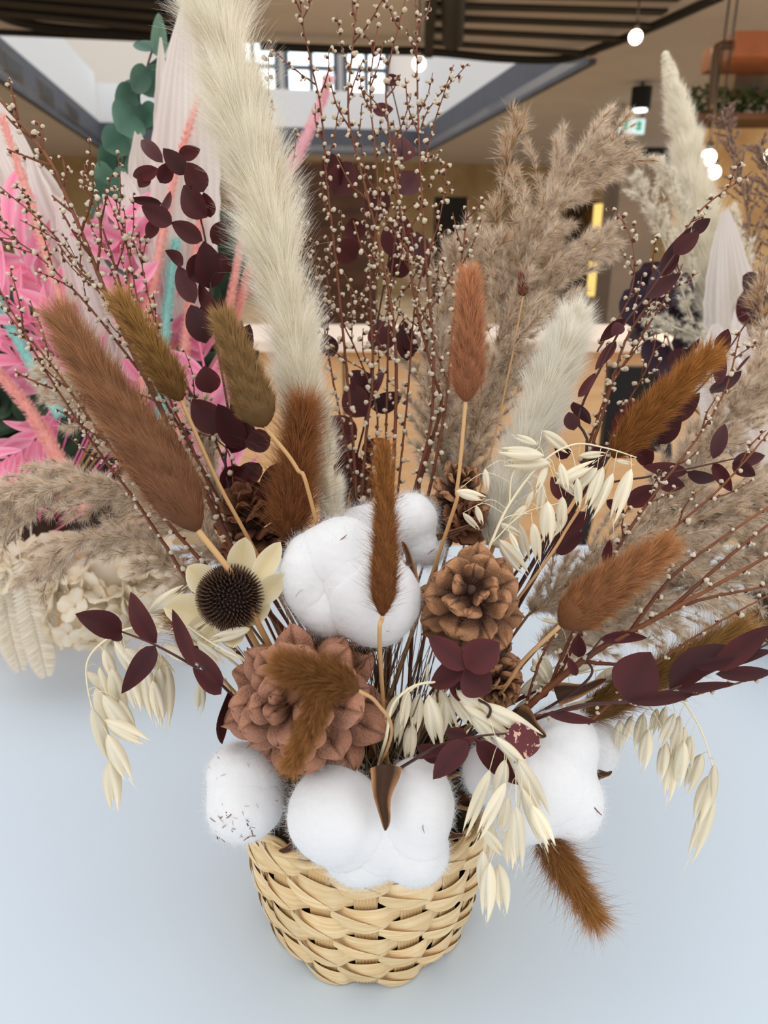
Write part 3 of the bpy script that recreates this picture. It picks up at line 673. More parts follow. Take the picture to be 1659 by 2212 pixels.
twig('forked budded twig leaning on the base of the beige reed', [(905, 1045), (952, 880), (940, 820), (905, 690), (882, 560), (850, 350), (835, 180), (880, -20)], .575, 55, nside=8, group=C)
twig('budded twig whose tip ends in front of the beige reed plume', [(930, 1050), (962, 880), (980, 700), (1000, 540), (1012, 432)], .565, 56, nside=5, group=C, slen=(60, 140))
twig('slim budded twig skirting the right edge of the cream plume', [(775, 1090), (735, 900), (705, 740), (685, 600), (625, 420), (585, 260), (580, 120)], .585, 57, nside=7, group=C, r0=.0011)
twig('slim budded twig ending between the skylight windows', [(860, 1060), (880, 860), (900, 640), (950, 470), (965, 350)], .58, 58, nside=6, group=C, r0=.0011, slen=(60, 150))
twig('short budded twig crossing low behind the centre cotton', [(790, 1080), (815, 900), (770, 760), (700, 620), (640, 500)], .59, 59, nside=6, group=C, r0=.0011)
twig('fine budded twig branching densely under the skylight', [(830, 1060), (836, 860), (842, 640), (860, 430), (850, 260)], .595, 60, nside=10, group=C, r0=.0011, slen=(80, 170))
L_ = 'twigs at the left'
twig('lowest left budded twig, from the cream petalled flower to the left edge', [(440, 1310), (370, 1200), (295, 1085), (220, 985), (110, 820), (-10, 610)], .50, 61, nside=4, group=L_, s0=.5)
twig('left budded twig running along the large rust bunny tail', [(470, 1250), (380, 1150), (295, 1040), (190, 900), (105, 780), (-10, 650)], .50, 62, nside=4, group=L_, s0=.5)
twig('thick brown budded branch leaning to the top left corner', [(560, 1300), (450, 1080), (345, 880), (245, 670), (192, 540), (152, 446), (115, 360), (60, 285), (-20, 195)], .53, 63, nside=9, group=L_, r0=.0024, size=11)
twig('budded twig behind the thick branch ending beside the white leaf', [(520, 1200), (400, 980), (310, 790), (250, 580), (200, 430), (182, 355)], .545, 64, nside=7, group=L_)
twig('thin budded twig standing before the pink leaves', [(500, 1180), (430, 1000), (370, 870), (310, 700), (272, 520), (243, 405)], .54, 65, nside=6, group=L_, ang=(8, 24), r0=.0011)
twig('budded twig with its tip at the left edge level with the pink leaves', [(430, 1000), (330, 820), (220, 640), (110, 500), (-10, 395)], .55, 66, nside=6, group=L_, r0=.0012)
twig('budded twig reaching the left edge just below the white palm leaf', [(300, 800), (190, 660), (90, 560), (-10, 490)], .56, 67, nside=5, group=L_, r0=.0011, root=False)
twig('upright budded twig just left of the olive bunny tail', [(530, 1180), (500, 1040), (430, 880), (350, 740), (310, 590), (300, 500)], .55, 68, nside=5, group=L_, r0=.0011, ang=(8, 26))
twig('thin budded twig crossing to the upper left behind the ochre bunny tail', [(512, 1175), (505, 1060), (480, 960), (330, 905)], .54, 69, nside=0, group=L_, r0=.0009)
R_ = 'twigs at the right'
twig('thick dark budded branch sweeping up to the right edge', [(1090, 1575), (1180, 1490), (1290, 1405), (1400, 1345), (1500, 1290), (1700, 1178)], (.49, .47), 71, nside=0, group=R_, r0=.0030, gap=60, size=12, sides=((47, [(1440, 1260), (1520, 1190), (1690, 1075)]), (50, [(1500, 1300), (1690, 1260)]), (62, [(1590, 1190), (1690, 1110)]), (30, [(1340, 1435), (1420, 1432)])))
twig('budded twig rising from the right pinecone to the dark leaves at the right', [(1180, 1500), (1250, 1340), (1345, 1168), (1421, 1057), (1512, 938), (1568, 838), (1600, 715)], .49, 72, nside=3, group=R_, slen=(60, 120), r0=.0014, gap=30)
twig('budded twig leading over the beige reeds to the right edge', [(1200, 1470), (1300, 1290), (1440, 1155), (1560, 1050), (1690, 900)], .50, 73, nside=3, group=R_, slen=(80, 150), gap=34)
twig('slender budded twig beside the right pinecone in front of the oats', [(1130, 1540), (1180, 1400), (1280, 1270), (1380, 1110), (1440, 1040)], .49, 74, nside=4, group=R_, slen=(50, 110), r0=.0011)
twig('lowest right budded twig crossing beneath the dark leaves', [(1150, 1550), (1300, 1520), (1440, 1512), (1560, 1485), (1700, 1445)], .465, 75, nside=0, group=R_, r0=.0012, gap=46)
twig('budded twig passing over the olive bunny tail at the lower right', [(1230, 1600), (1350, 1490), (1450, 1410), (1560, 1340), (1700, 1265)], .475, 76, nside=0, group=R_, r0=.0013, gap=42, size=11)
twig('long budded twig pointing to the glowing bulbs at the upper right', [(1250, 1050), (1300, 900), (1350, 740), (1410, 640), (1500, 470), (1625, 370)], (.53, .56), 77, nside=5, group=R_, slen=(60, 130), r0=.0014)
twig('budded twig climbing behind the upper right dark leaf sprig', [(1240, 1060), (1300, 880), (1345, 790), (1440, 640), (1475, 570)], .55, 78, nside=4, group=R_, slen=(60, 120), r0=.0012)
twig('small twig with its tip before the lit yellow window', [(1290, 760), (1360, 640), (1368, 540), (1340, 460)], .57, 79, nside=3, group=R_, slen=(50, 100), r0=.0008, root=False)
twig('short budded twig pointing right past the amber bunny tail', [(1300, 1000), (1340, 900), (1400, 790), (1420, 720)], .55, 80, nside=4, group=R_, slen=(40, 90), r0=.0009)

# ---- burgundy leaf sprigs
leaf_sprig('burgundy leaf sprig reaching far left over the drooping oats', [(478, 1478), (420, 1440), (335, 1393), (262, 1364)], [(264, 1366, 162, 1326, 48), (338, 1390, 282, 1278, 50), (336, 1394, 262, 1499, 42), (420, 1442, 372, 1315, 14), (482, 1480, 416, 1396, 26), (478, 1500, 416, 1442, 15), (492, 1495, 480, 1608, 66), (262, 1366, 240, 1382, 12)], .455, 101)
leaf_sprig('burgundy leaf sprig standing against the white leaf at the upper left', [(520, 1120), (495, 900), (468, 740), (455, 620), (440, 500), (400, 370), (372, 335)],
 [(352, 352, 305, 302, 27), (342, 364, 287, 381, 28), (402, 378, 352, 320, 36), (385, 338, 433, 322, 27), (345, 395, 372, 350, 30), (320, 375, 300, 405, 12), (448, 470, 396, 400, 52), (440, 415, 405, 350, 46), (350, 440, 278, 430, 18), (372, 484, 305, 445, 38), (345, 470, 368, 412, 24), (337, 475, 318, 518, 12), (438, 520, 370, 480, 36), (455, 470, 440, 415, 30), (396, 571, 356, 541, 26), (421, 656, 384, 575, 38), (408, 602, 470, 550, 52), (455, 625, 440, 520, 58), (458, 525, 500, 478, 38), (490, 590, 480, 545, 24), (468, 690, 430, 610, 30), (445, 742, 412, 658, 50), (478, 745, 480, 640, 28), (455, 850, 442, 790, 46), (475, 935, 415, 862, 56), (520, 970, 470, 872, 52), (500, 900, 545, 850, 44), (585, 945, 528, 962, 44), (560, 1000, 520, 1060, 60), (545, 1105, 500, 1030, 78), (600, 1000, 562, 1082, 52), (510, 780, 540, 700, 40), (480, 800, 530, 750, 40), (530, 900, 500, 980, 60), (530, 1010, 480, 1060, 60), (560, 1100, 600, 1030, 60), (430, 700, 470, 650, 40)], .545, 102)
leaf_sprig('burgundy leaf sprig growing up behind the central twigs', [(765, 1110), (790, 900), (815, 700), (850, 500), (870, 320), (840, 160)],
 [(770, 1060, 730, 960, 66), (755, 1100, 800, 1010, 66), (760, 1040, 740, 1100, 60), (790, 1000, 840, 950, 58), (770, 950, 700, 905, 56), (790, 900, 750, 830, 56), (800, 880, 870, 850, 50), (790, 870, 830, 800, 50), (800, 850, 760, 800, 44), (830, 760, 820, 690, 54), (880, 780, 870, 690, 40), (850, 560, 870, 460, 62), (900, 500, 915, 600, 40), (840, 460, 790, 420, 56), (860, 420, 900, 370, 56), (870, 350, 860, 290, 50), (770, 520, 760, 470, 44), (720, 420, 760, 350, 56), (735, 400, 700, 330, 50), (830, 175, 866, 172, 22), (805, 240, 850, 235, 26), (700, 710, 690, 640, 40), (720, 770, 700, 720, 34), (770, 560, 730, 520, 50), (900, 760, 870, 720, 40), (850, 600, 880, 540, 44)], .64, 103, cat='dried leaf sprig')
leaf_sprig('burgundy leaf cluster lying on the right pinecone', [(1045, 1560), (1020, 1500), (1000, 1440)], [(1008, 1446, 925, 1372, 46, .432), (1005, 1442, 1080, 1388, 66, .43), (1000, 1452, 928, 1482, 62, .435), (1000, 1450, 1062, 1494, 72, .433), (990, 1470, 990, 1515, 46, .44)], .44, 104)
leaf_sprig('burgundy leaf sprig lying over the oats, one leaf speckled', [(880, 1650), (950, 1610), (1020, 1592), (1095, 1584)], [(1088, 1588, 1168, 1612, 66), (1028, 1600, 1122, 1696, 42), (1010, 1600, 935, 1684, 46), (1030, 1594, 900, 1640, 20), (1010, 1592, 960, 1582, 14), (960, 1640, 900, 1612, 34)], .43, 105, spot=(0,))
leaf_sprig('burgundy leaf sprig climbing toward the glowing bulbs at the right', [(1235, 1060), (1250, 900), (1300, 790), (1345, 705), (1400, 635), (1450, 560), (1500, 495)],
 [(1423, 588, 1495, 488, 24), (1455, 548, 1511, 503, 36), (1495, 502, 1535, 472, 10), (1392, 643, 1471, 590, 30), (1428, 596, 1468, 545, 12), (1352, 690, 1295, 738, 26), (1345, 700, 1320, 725, 10), (1331, 737, 1285, 800, 20), (1238, 868, 1275, 917, 38), (1248, 858, 1287, 805, 20), (1225, 990, 1200, 950, 30), (1240, 930, 1228, 890, 14)], .52, 106)
leaf_sprig('burgundy leaf sprig behind the amber bunny tail', [(1250, 1080), (1330, 980), (1430, 900), (1510, 840), (1570, 760), (1640, 655)],
 [(1330, 950, 1400, 860, 56), (1380, 900, 1440, 830, 50), (1420, 960, 1470, 890, 40), (1450, 915, 1512, 848, 34), (1535, 850, 1602, 800, 36), (1552, 832, 1562, 755, 24), (1590, 800, 1622, 767, 22), (1552, 762, 1573, 710, 14), (1440, 790, 1500, 760, 40), (1480, 760, 1512, 730, 22), (1270, 1010, 1310, 960, 36), (1420, 860, 1470, 800, 40), (1400, 1010, 1380, 940, 36), (1460, 790, 1500, 840, 30)], .55, 107)
leaf_sprig('burgundy leaf sprig stretching right below the amber bunny tail', [(1210, 1120), (1300, 1050), (1400, 1030), (1490, 1012), (1590, 990)],
 [(1486, 1020, 1388, 1008, 28), (1484, 1018, 1548, 1035, 28), (1540, 1000, 1581, 1063, 26), (1582, 1000, 1653, 984, 28), (1582, 1000, 1632, 1028, 28), (1355, 1092, 1425, 1048, 44), (1540, 992, 1566, 915, 14), (1420, 1040, 1480, 1050, 16), (1205, 1150, 1272, 1108, 44), (1200, 1195, 1265, 1150, 40), (1230, 1080, 1190, 1030, 34), (1310, 1080, 1350, 1110, 20), (1360, 990, 1390, 940, 30)], .53, 108)
leaf_sprig('burgundy leaf sprig with broad leaves pointing right at the lower right', [(1180, 1545), (1350, 1515), (1450, 1490), (1560, 1440), (1690, 1375)],
 [(1348, 1510, 1406, 1408, 88), (1353, 1514, 1502, 1498, 26), (1446, 1488, 1568, 1392, 60), (1540, 1448, 1668, 1350, 44), (1460, 1490, 1588, 1476, 18), (1545, 1456, 1668, 1452, 14), (1560, 1440, 1670, 1405, 26), (1180, 1540, 1290, 1560, 20), (1500, 1440, 1590, 1420, 30)], .455, 109)
leaf_sprig('small burgundy leaves beside the thick budded branch', [(1230, 1500), (1270, 1420), (1300, 1378)], [(1296, 1380, 1400, 1378, 26), (1250, 1420, 1250, 1370, 28), (1245, 1460, 1228, 1420, 18), (1308, 1222, 1318, 1165, 18)], .475, 110)
# @@OATS
# ---- cream oat sprays
M_oat = mat('oat_husk', S(255, 250, 232), S(250, 238, 210), rough=.5, spec=.3, attr='t', rvar=.1, trans=.35, noise=.4, nscale=25, nstretch=(3, 3, .5), c2=S(252, 242, 218))
M_oatstem = mat('oat_stalk', S(244, 230, 196), rough=.5)
def spikelet(A, B, d, w, q):
    g = G(); L = np.linalg.norm(B - A); a = (B - A) / L; n = toward_cam(A, q, .3); n = unit(n - a * np.dot(n, a)); sd = np.cross(a, n)
    for s_, ln in ((-1, 1.0), (1, .94), (.2, .82)):
        s = np.linspace(0, 1, 12); u = np.linspace(-1, 1, 7); wd = w * .5 * np.sin(math.pi * np.clip(s, 0, 1) ** .72) ** .9 * (1 - .35 * s)
        ax = A + a * (L * ln * s)[:, None] + sd * (s_ * w * .30 * np.sin(s * 2.4))[:, None] * 1.0
        V = ax[:, None] + sd * (wd[:, None] * u * .85)[..., None] + n * ((1 - u[None] ** 2) * wd[:, None] * .75 + (.12 if s_ < 0 else 0) * w)[..., None]
        g.grid(V, t=np.tile(np.abs(np.sin(u * 8)), 12), r=q.random())
        V = ax[:, None] + sd * (wd[:, None] * u * .85)[..., None] - n * ((1 - u[None] ** 2) * wd[:, None] * .35)[..., None]; g.grid(V, t=np.tile(np.abs(np.sin(u * 8)), 12), r=q.random())
    for k in range(2):
        g.hair(B[None] - a * L * .1, unit(a + q.normal(size=3) * .2)[None], L * q.uniform(.15, .35), PX(1.4, d), seed=int(q.integers(999)), curl=.2)
    return g
def oat_spray(label, stems, sp, depth, seed, W=27, group='oat sprays', root=True):
    q = rng(seed); paths = [spline(pxs(s, depth), 40) for s in stems]
    t = thing('oat_spray', label, 'dried oat spray', paths[0][0], group); g = G(); main = paths[0]
    if root: main = np.vstack([spline(np.array([root_pt(seed), main[0]]), 5)[:-1], main])
    g.tube(main, np.linspace(.0011, .0004, len(main)), 5)
    for p in paths[1:]: g.tube(p, np.linspace(.0006, .0003, 40), 4)
    allp = np.vstack(paths); geos = []
    for v in sp:
        x0, y0, x1, y1 = v[:4]; d = (v[4] if len(v) > 4 else depth if isinstance(depth, float) else np.mean(depth)) + q.normal() * .007
        A = P(x0, y0, d); B = P(x1, y1, d + q.normal() * .006); w = PX(min(W, math.hypot(x1 - x0, y1 - y0) * .26) * q.uniform(.85, 1.12), d)
        geos.append(spikelet(A, B, d, w, q))
        dist = np.linalg.norm((allp - A) * [1, .6, 1], axis=1) - .25 * np.maximum(allp[:, 2] - A[2], 0); o = allp[int(np.argmin(dist + (allp[:, 2] < A[2] - .002) * .02))]
        mid = (o + A) / 2 + np.array([0, 0, .25 * np.linalg.norm(o - A)]); g.tube(spline(np.array([o, mid, A]), 10), .00022, 4)
    part('stem', g, M_oatstem, t)
    for gg in geos: part('spikelet', gg, M_oat, t)
    return t
oat_spray('cream oat spray drooping at the far left below the burgundy leaves', [[(490, 1420), (400, 1375), (300, 1355), (235, 1378), (190, 1425), (190, 1490), (210, 1560), (228, 1620)], [(300, 1356), (340, 1400), (350, 1430)]],
 [(225, 1402, 250, 1475), (248, 1385, 300, 1470), (240, 1442, 268, 1560), (188, 1450, 240, 1500), (205, 1488, 262, 1590), (197, 1530, 245, 1655), (226, 1555, 322, 1606), (232, 1585, 282, 1692), (238, 1640, 248, 1755), (288, 1440, 322, 1540), (312, 1432, 338, 1570), (330, 1470, 348, 1560), (362, 1438, 356, 1578), (345, 1442, 338, 1548), (432, 1470, 432, 1542), (300, 1398, 375, 1458), (258, 1512, 290, 1580), (215, 1440, 232, 1520), (270, 1400, 330, 1450), (222, 1500, 300, 1612), (275, 1450, 300, 1540)], .50, 201, W=30)
oat_spray('few cream oat husks poking out below the cream petalled flower', [[(520, 1420), (460, 1390), (400, 1350)]], [(322, 1325, 400, 1268), (462, 1350, 512, 1408), (425, 1385, 485, 1440), (540, 1358, 452, 1382), (395, 1352, 452, 1392), (350, 1395, 420, 1432), (470, 1400, 520, 1425)], .462, 202, W=26)
oat_spray('cream oat spray arching over the basket front towards the bottom', [[(835, 1590), (850, 1520), (905, 1478), (980, 1485), (1050, 1560), (1105, 1650), (1125, 1730), (1095, 1800), (1065, 1860)], [(1050, 1560), (1110, 1640), (1160, 1720)], [(905, 1478), (880, 1500), (868, 1540)]],
 [(882, 1490, 868, 1575, .45), (905, 1498, 895, 1585, .455), (926, 1500, 948, 1620, .45), (950, 1488, 985, 1580, .45), (972, 1495, 1018, 1570, .445), (985, 1490, 1085, 1570, .44), (1035, 1518, 1170, 1592, .435), (868, 1530, 856, 1610, .46), (1015, 1540, 1075, 1610, .445), (1000, 1520, 1110, 1600, .44), (1058, 1662, 1000, 1808, .425), (1092, 1690, 1030, 1812, .42), (1098, 1722, 1078, 1800, .42), (1120, 1640, 1182, 1765, .42), (1128, 1700, 1180, 1842, .42), (1148, 1740, 1195, 1830, .425), (1115, 1740, 1122, 1880, .42), (1098, 1790, 1102, 1880, .425), (1045, 1835, 1040, 1930, .43), (1060, 1862, 1048, 1990, .43), (1078, 1865, 1088, 1975, .43), (940, 1498, 918, 1570, .455), (962, 1498, 952, 1590, .45), (860, 1500, 830, 1560, .46), (890, 1560, 880, 1650, .465), (1070, 1590, 1140, 1660, .43), (1090, 1640, 1070, 1740, .43), (1040, 1790, 1090, 1850, .43), (1065, 1780, 1050, 1860, .43), (920, 1470, 925, 1430, .46)], .44, 203, W=30)
oat_spray('pale oat spray hanging in front of the short whitish pampas plume', [[(1060, 1175), (1100, 1090), (1170, 1000), (1240, 960), (1310, 968), (1375, 988)], [(1060, 1175), (1130, 1110), (1215, 1085)], [(1100, 1090), (1110, 1020), (1165, 965)], [(1060, 1175), (1090, 1120), (1150, 1108)]],
 [(1172, 930, 1235, 980), (1175, 985, 1075, 972), (1190, 1000, 1085, 1000), (1200, 1045, 1288, 998), (1303, 1008, 1265, 1100), (1325, 1022, 1275, 1120), (1364, 1012, 1320, 1132), (1248, 1032, 1250, 1098), (1183, 1082, 1182, 1178), (1120, 1130, 1140, 1215), (1150, 1130, 1162, 1218), (1182, 1005, 1158, 1062), (1210, 1000, 1225, 1060), (1172, 1042, 1163, 1110), (1078, 1130, 1128, 1158), (1078, 1165, 1138, 1242), (1048, 1012, 1052, 1060), (985, 1062, 1050, 1078), (1000, 1108, 1035, 1145), (1028, 1092, 1042, 1134), (1215, 1072, 1210, 1142), (1330, 995, 1365, 1002), (1200, 1020, 1250, 1075), (1100, 1150, 1120, 1190), (1225, 1110, 1190, 1160), (1152, 1060, 1135, 1100), (1160, 960, 1110, 940), (1250, 985, 1310, 980), (1290, 1010, 1240, 1060), (1140, 1090, 1100, 1130)], .485, 204, W=26)
oat_spray('cream oat spray drooping beyond the lower right cotton boll', [[(1240, 1520), (1360, 1490), (1455, 1500), (1505, 1560), (1535, 1640), (1548, 1720)], [(1360, 1490), (1400, 1520), (1440, 1590)]],
 [(1340, 1555, 1333, 1625), (1366, 1545, 1346, 1605), (1390, 1540, 1374, 1628), (1402, 1574, 1386, 1665), (1420, 1530, 1406, 1590), (1438, 1526, 1424, 1588), (1458, 1540, 1422, 1615), (1468, 1545, 1452, 1640), (1480, 1570, 1450, 1668), (1492, 1588, 1488, 1662), (1518, 1628, 1480, 1712), (1536, 1672, 1502, 1782), (1543, 1720, 1488, 1862), (1440, 1600, 1424, 1688), (1455, 1625, 1440, 1730), (1478, 1600, 1462, 1700), (1545, 1650, 1535, 1740)], .50, 205, W=27)

oat_spray('loose pale oat pieces lying between the right pinecone and the thick budded branch', [[(1120, 1540), (1200, 1470), (1330, 1440)]], [(1190, 1468, 1164, 1402), (1200, 1452, 1300, 1428), (1150, 1422, 1185, 1475), (1285, 1470, 1370, 1440), (1205, 1345, 1165, 1336), (1120, 1500, 1210, 1440), (1100, 1560, 1160, 1500), (1230, 1490, 1160, 1470)], .50, 206, W=24)
# ---- pinecones
M_scale = mat('cone_scale', S(70, 44, 32), S(206, 148, 120), rough=.55, spec=.25, attr='t', ramp=(.42, .95), rvar=.18, noise=.45, nscale=30, c2=S(176, 116, 88), bump=1.0, bscale=26)  # dark base pigment, deepened in colour for shade in the gaps between scales
M_scale_d = mat('cone_scale_dark', S(56, 36, 26), S(132, 84, 58), rough=.55, spec=.25, attr='t', ramp=(.1, .85), rvar=.2, noise=.4, nscale=30, c2=S(104, 66, 46), bump=.5, bscale=70)
M_scale_o = mat('cone_scale_ochre', S(52, 34, 28), S(200, 146, 104), rough=.5, spec=.3, attr='t', ramp=(.45, .92), rvar=.2, noise=.4, nscale=26, c2=S(168, 112, 78), bump=.9, bscale=24)  # ochre bases likewise: own dark pigment plus painted gap shade
def scale_mesh(seed, m, up=.10, tiprough=.0):
    q = rng(seed); g = G(); ns, nu = 20, 11; s = 1 - (1 - np.linspace(0, 1, ns)) ** 1.7; u = np.linspace(-1, 1, nu)
    w = np.where(s < .72, .14 + .26 * np.sin(np.clip(s / .72, 0, 1) * math.pi / 2) ** 1.2, .40 * np.clip(1 - ((s - .72) / .28) ** 2.6, 0.0, 1) ** .5)
    w = np.maximum(w, .004); k = q.normal(size=4)
    def surf(sign):
        th = .020 + .050 * np.clip((s - .5) / .4, 0, 1) ** 1.5; th = th * np.clip((1 - s) / .08, 0.05, 1) ** .5; r = 1 + .03 * np.sin(u[None] * 7 + k[0])
        X = s[:, None] * (1 - .06 * u[None] ** 2) * r ; Y = w[:, None] * u[None] * (1 + .04 * np.sin(9 * s[:, None] + k[1]))
        Z = sign * th[:, None] * np.sqrt(np.clip(1 - u[None] ** 2 * .9, 0, 1)) + .05 * (1 - u[None] ** 2) * np.sin(s[:, None] * 3.1) * (1 if sign > 0 else .6) + up * s[:, None] ** 3 + .018 * np.sin(13 * s[:, None] + 5 * u[None] + k[2]) + .014 * np.sin(11 * u[None] + k[3] + 6 * s[:, None]) - .10 * (u[None] ** 2) * s[:, None]
        Z = Z + (.045 * np.exp(-((s[:, None] - .84) / .07) ** 2 - (u[None] / .22) ** 2) if sign > 0 else 0) - (.014 * np.exp(-(u[None] / .10) ** 2) * (s[:, None] > .2) * (s[:, None] < .8) if sign > 0 else 0)
        return np.stack([X, Y, Z], -1)
    g.grid(surf(1), t=np.repeat(s, nu) * np.tile(np.where(np.abs(u) < .05, .62, 1.0), ns), r=q.random()); g.grid(surf(-1), t=np.repeat(s, nu) * .8, r=q.random())
    for e in (0, -1):
        a, b = surf(1)[:, e], surf(-1)[:, e]; g.grid(np.stack([a, b], 1), t=np.repeat(s, 2), r=.5)
    a, b = surf(1)[-1], surf(-1)[-1]; g.grid(np.stack([a, b], 1), t=1.0, r=.5)
    return mesh_of('scale', g, m)
def cone(label, c, axis, R, H, n, m, seed, th0=18, th1=100, up=.10, group='pinecones', roll=0.0, squash=1.0, wf=1.0):
    q = rng(seed); A = unit(axis); X = unit(np.cross(A, [0.1, 0, 1])); Y = np.cross(A, X); me = [scale_mesh(seed * 10 + i, m, up) for i in range(4)]
    t = thing('pinecone', label, 'pinecone', c - A * H * .5, group)
    g = G(); pa = np.array([c - A * H * .55, c - A * H * .1, c + A * H * .3, c + A * H * .48]); g.tube(spline(pa, 12), np.linspace(R * .26, R * .06, 12), 12, t=.1); part('core', g, m, t)
    for i in range(n):
        f = (i + .5) / n; ph = i * 2.39996 + roll + q.normal() * .13; th = math.radians(th0 + (th1 - th0) * f ** .55 + q.normal() * 6)
        rd = math.cos(ph) * X + math.sin(ph) * Y * squash; d = unit(A * math.cos(th) + rd * math.sin(th)); upv = unit(A * math.sin(th) - rd * math.cos(th)); sd = np.cross(upv, d)
        L = R * (.36 + .64 * f ** .7) * (1 - .18 * max(0, f - .85) / .15) * q.uniform(.82, 1.1); wd = L * (.98 + .12 * q.normal() * .5) * wf * (1.25 - .25 * f); hpos = H * (.42 - .95 * f ** 1.15)
        inst('scale', me[int(q.integers(4))], mat4(d * L, sd * wd, upv * L * 1.1, c + A * hpos + rd * R * .03), t)
    return t
cc = P(652, 1508, .445); cone('large pinkish brown open pinecone at the lower left above the basket', cc, unit(CAM - cc) + np.array([-.12, 0, .02]), PX(208, .44), PX(320, .44), 42, M_scale, 1, th0=14, th1=99, up=.02, wf=.60)
cc = P(1016, 1300, .48); cone('ochre brown open pinecone right of the central cotton boll, dark hollows between its scales', cc, unit(CAM - cc) + np.array([.0, 0, .30]), PX(156, .47), PX(240, .47), 32, M_scale_o, 2, th0=26, th1=106, up=.10, wf=.76)
cc = P(1068, 1462, .50); cone('small brown pinecone half hidden below the right pinecone', cc, unit(CAM - cc) + np.array([.3, 0, -.5]), PX(84, .50), PX(120, .50), 34, M_scale_o, 3, wf=.75)
cc = P(545, 1135, .545); cone('dark pinecone in the shade behind the ochre bunny tail stalk', cc, np.array([-.25, -.15, 1.0]), PX(98, .545), PX(150, .545), 44, M_scale_d, 4, wf=.72)
cc = P(985, 1085, .54); cone('russet pinecone at the back between the twigs and the oat husks', cc, np.array([.15, -.25, 1.0]), PX(92, .54), PX(150, .54), 40, M_scale_o, 5, wf=.72)
cc = P(1000, 1125, .53); cone('small dark pinecone peeping out behind the right pinecone', cc, np.array([.5, -.5, .6]), PX(64, .53), PX(80, .53), 32, M_scale_d, 6)

# ---- cotton bolls
M_cotton = mat('cotton_fluff', (0.93, 0.925, 0.93, 1), rough=.95, spec=.05, trans=.12, bump=.25, bscale=260)
M_cfuzz = mat('cotton_fibre', (0.95, 0.95, 0.95, 1), rough=.95, spec=.02, trans=.5)
M_bract = mat('cotton_husk', S(74, 52, 38), S(196, 142, 96), rough=.7, attr='t', ramp=(.55, .95), noise=.6, nscale=50, c2=S(74, 50, 34), bump=.6, bscale=120)
M_debris = mat('dry_fibre', S(120, 66, 58), rough=.8)
def fillet(V, c, i, LB, ax):
    D = V - c; r0 = np.linalg.norm(D, axis=1, keepdims=True); D = D / r0; r = r0.copy(); k = .13 * float(np.mean(LB[i][1]))
    for it in range(12):
        p = c + D * r; sd = []
        for cj, rj in LB:
            l = (p - cj) @ ax; m = np.linalg.norm(l / rj, axis=1); sd.append((m - 1) * rj.min())
        sd = np.array(sd); f = -k * np.log(np.exp(-np.clip(sd / k, -30, 30)).sum(0))
        r = np.minimum(r - .6 * f[:, None], r0 * 1.16); r = np.maximum(r, r0)
    q = np.sin(V * 900) @ np.array([1, .8, 1.2]); return c + D * r * (1 + .0025 * q[:, None])
def husk_geo(g, A, B, w, n, q):
    L = np.linalg.norm(B - A); a = (B - A) / L; n = unit(n - a * np.dot(n, a)); sd = np.cross(a, n); s = np.linspace(0, 1, 14); u = np.linspace(-1, 1, 11)
    wd = w / 2 * (1 - s ** 2.2) ** .8 * (.78 + .22 * np.cos(s * 5)) + w * .03; ph = q.random() * 6
    for k in (0, 1):
        V = (A + a * (L * s)[:, None])[:, None] + sd * (wd[:, None] * u * (1 - .12 * k) + .06 * w * np.sin(s * 7 + ph)[:, None])[..., None] + n * ((np.abs(u)[None] ** 1.4 * .85 * wd[:, None]) + .05 * L * np.sin(s * 3)[:, None] + .05 * w * np.sin(s * 11 + ph)[:, None] * u[None] - k * .0014)[..., None]
        g.grid(V, t=np.tile(np.abs(u), 14), r=q.random())
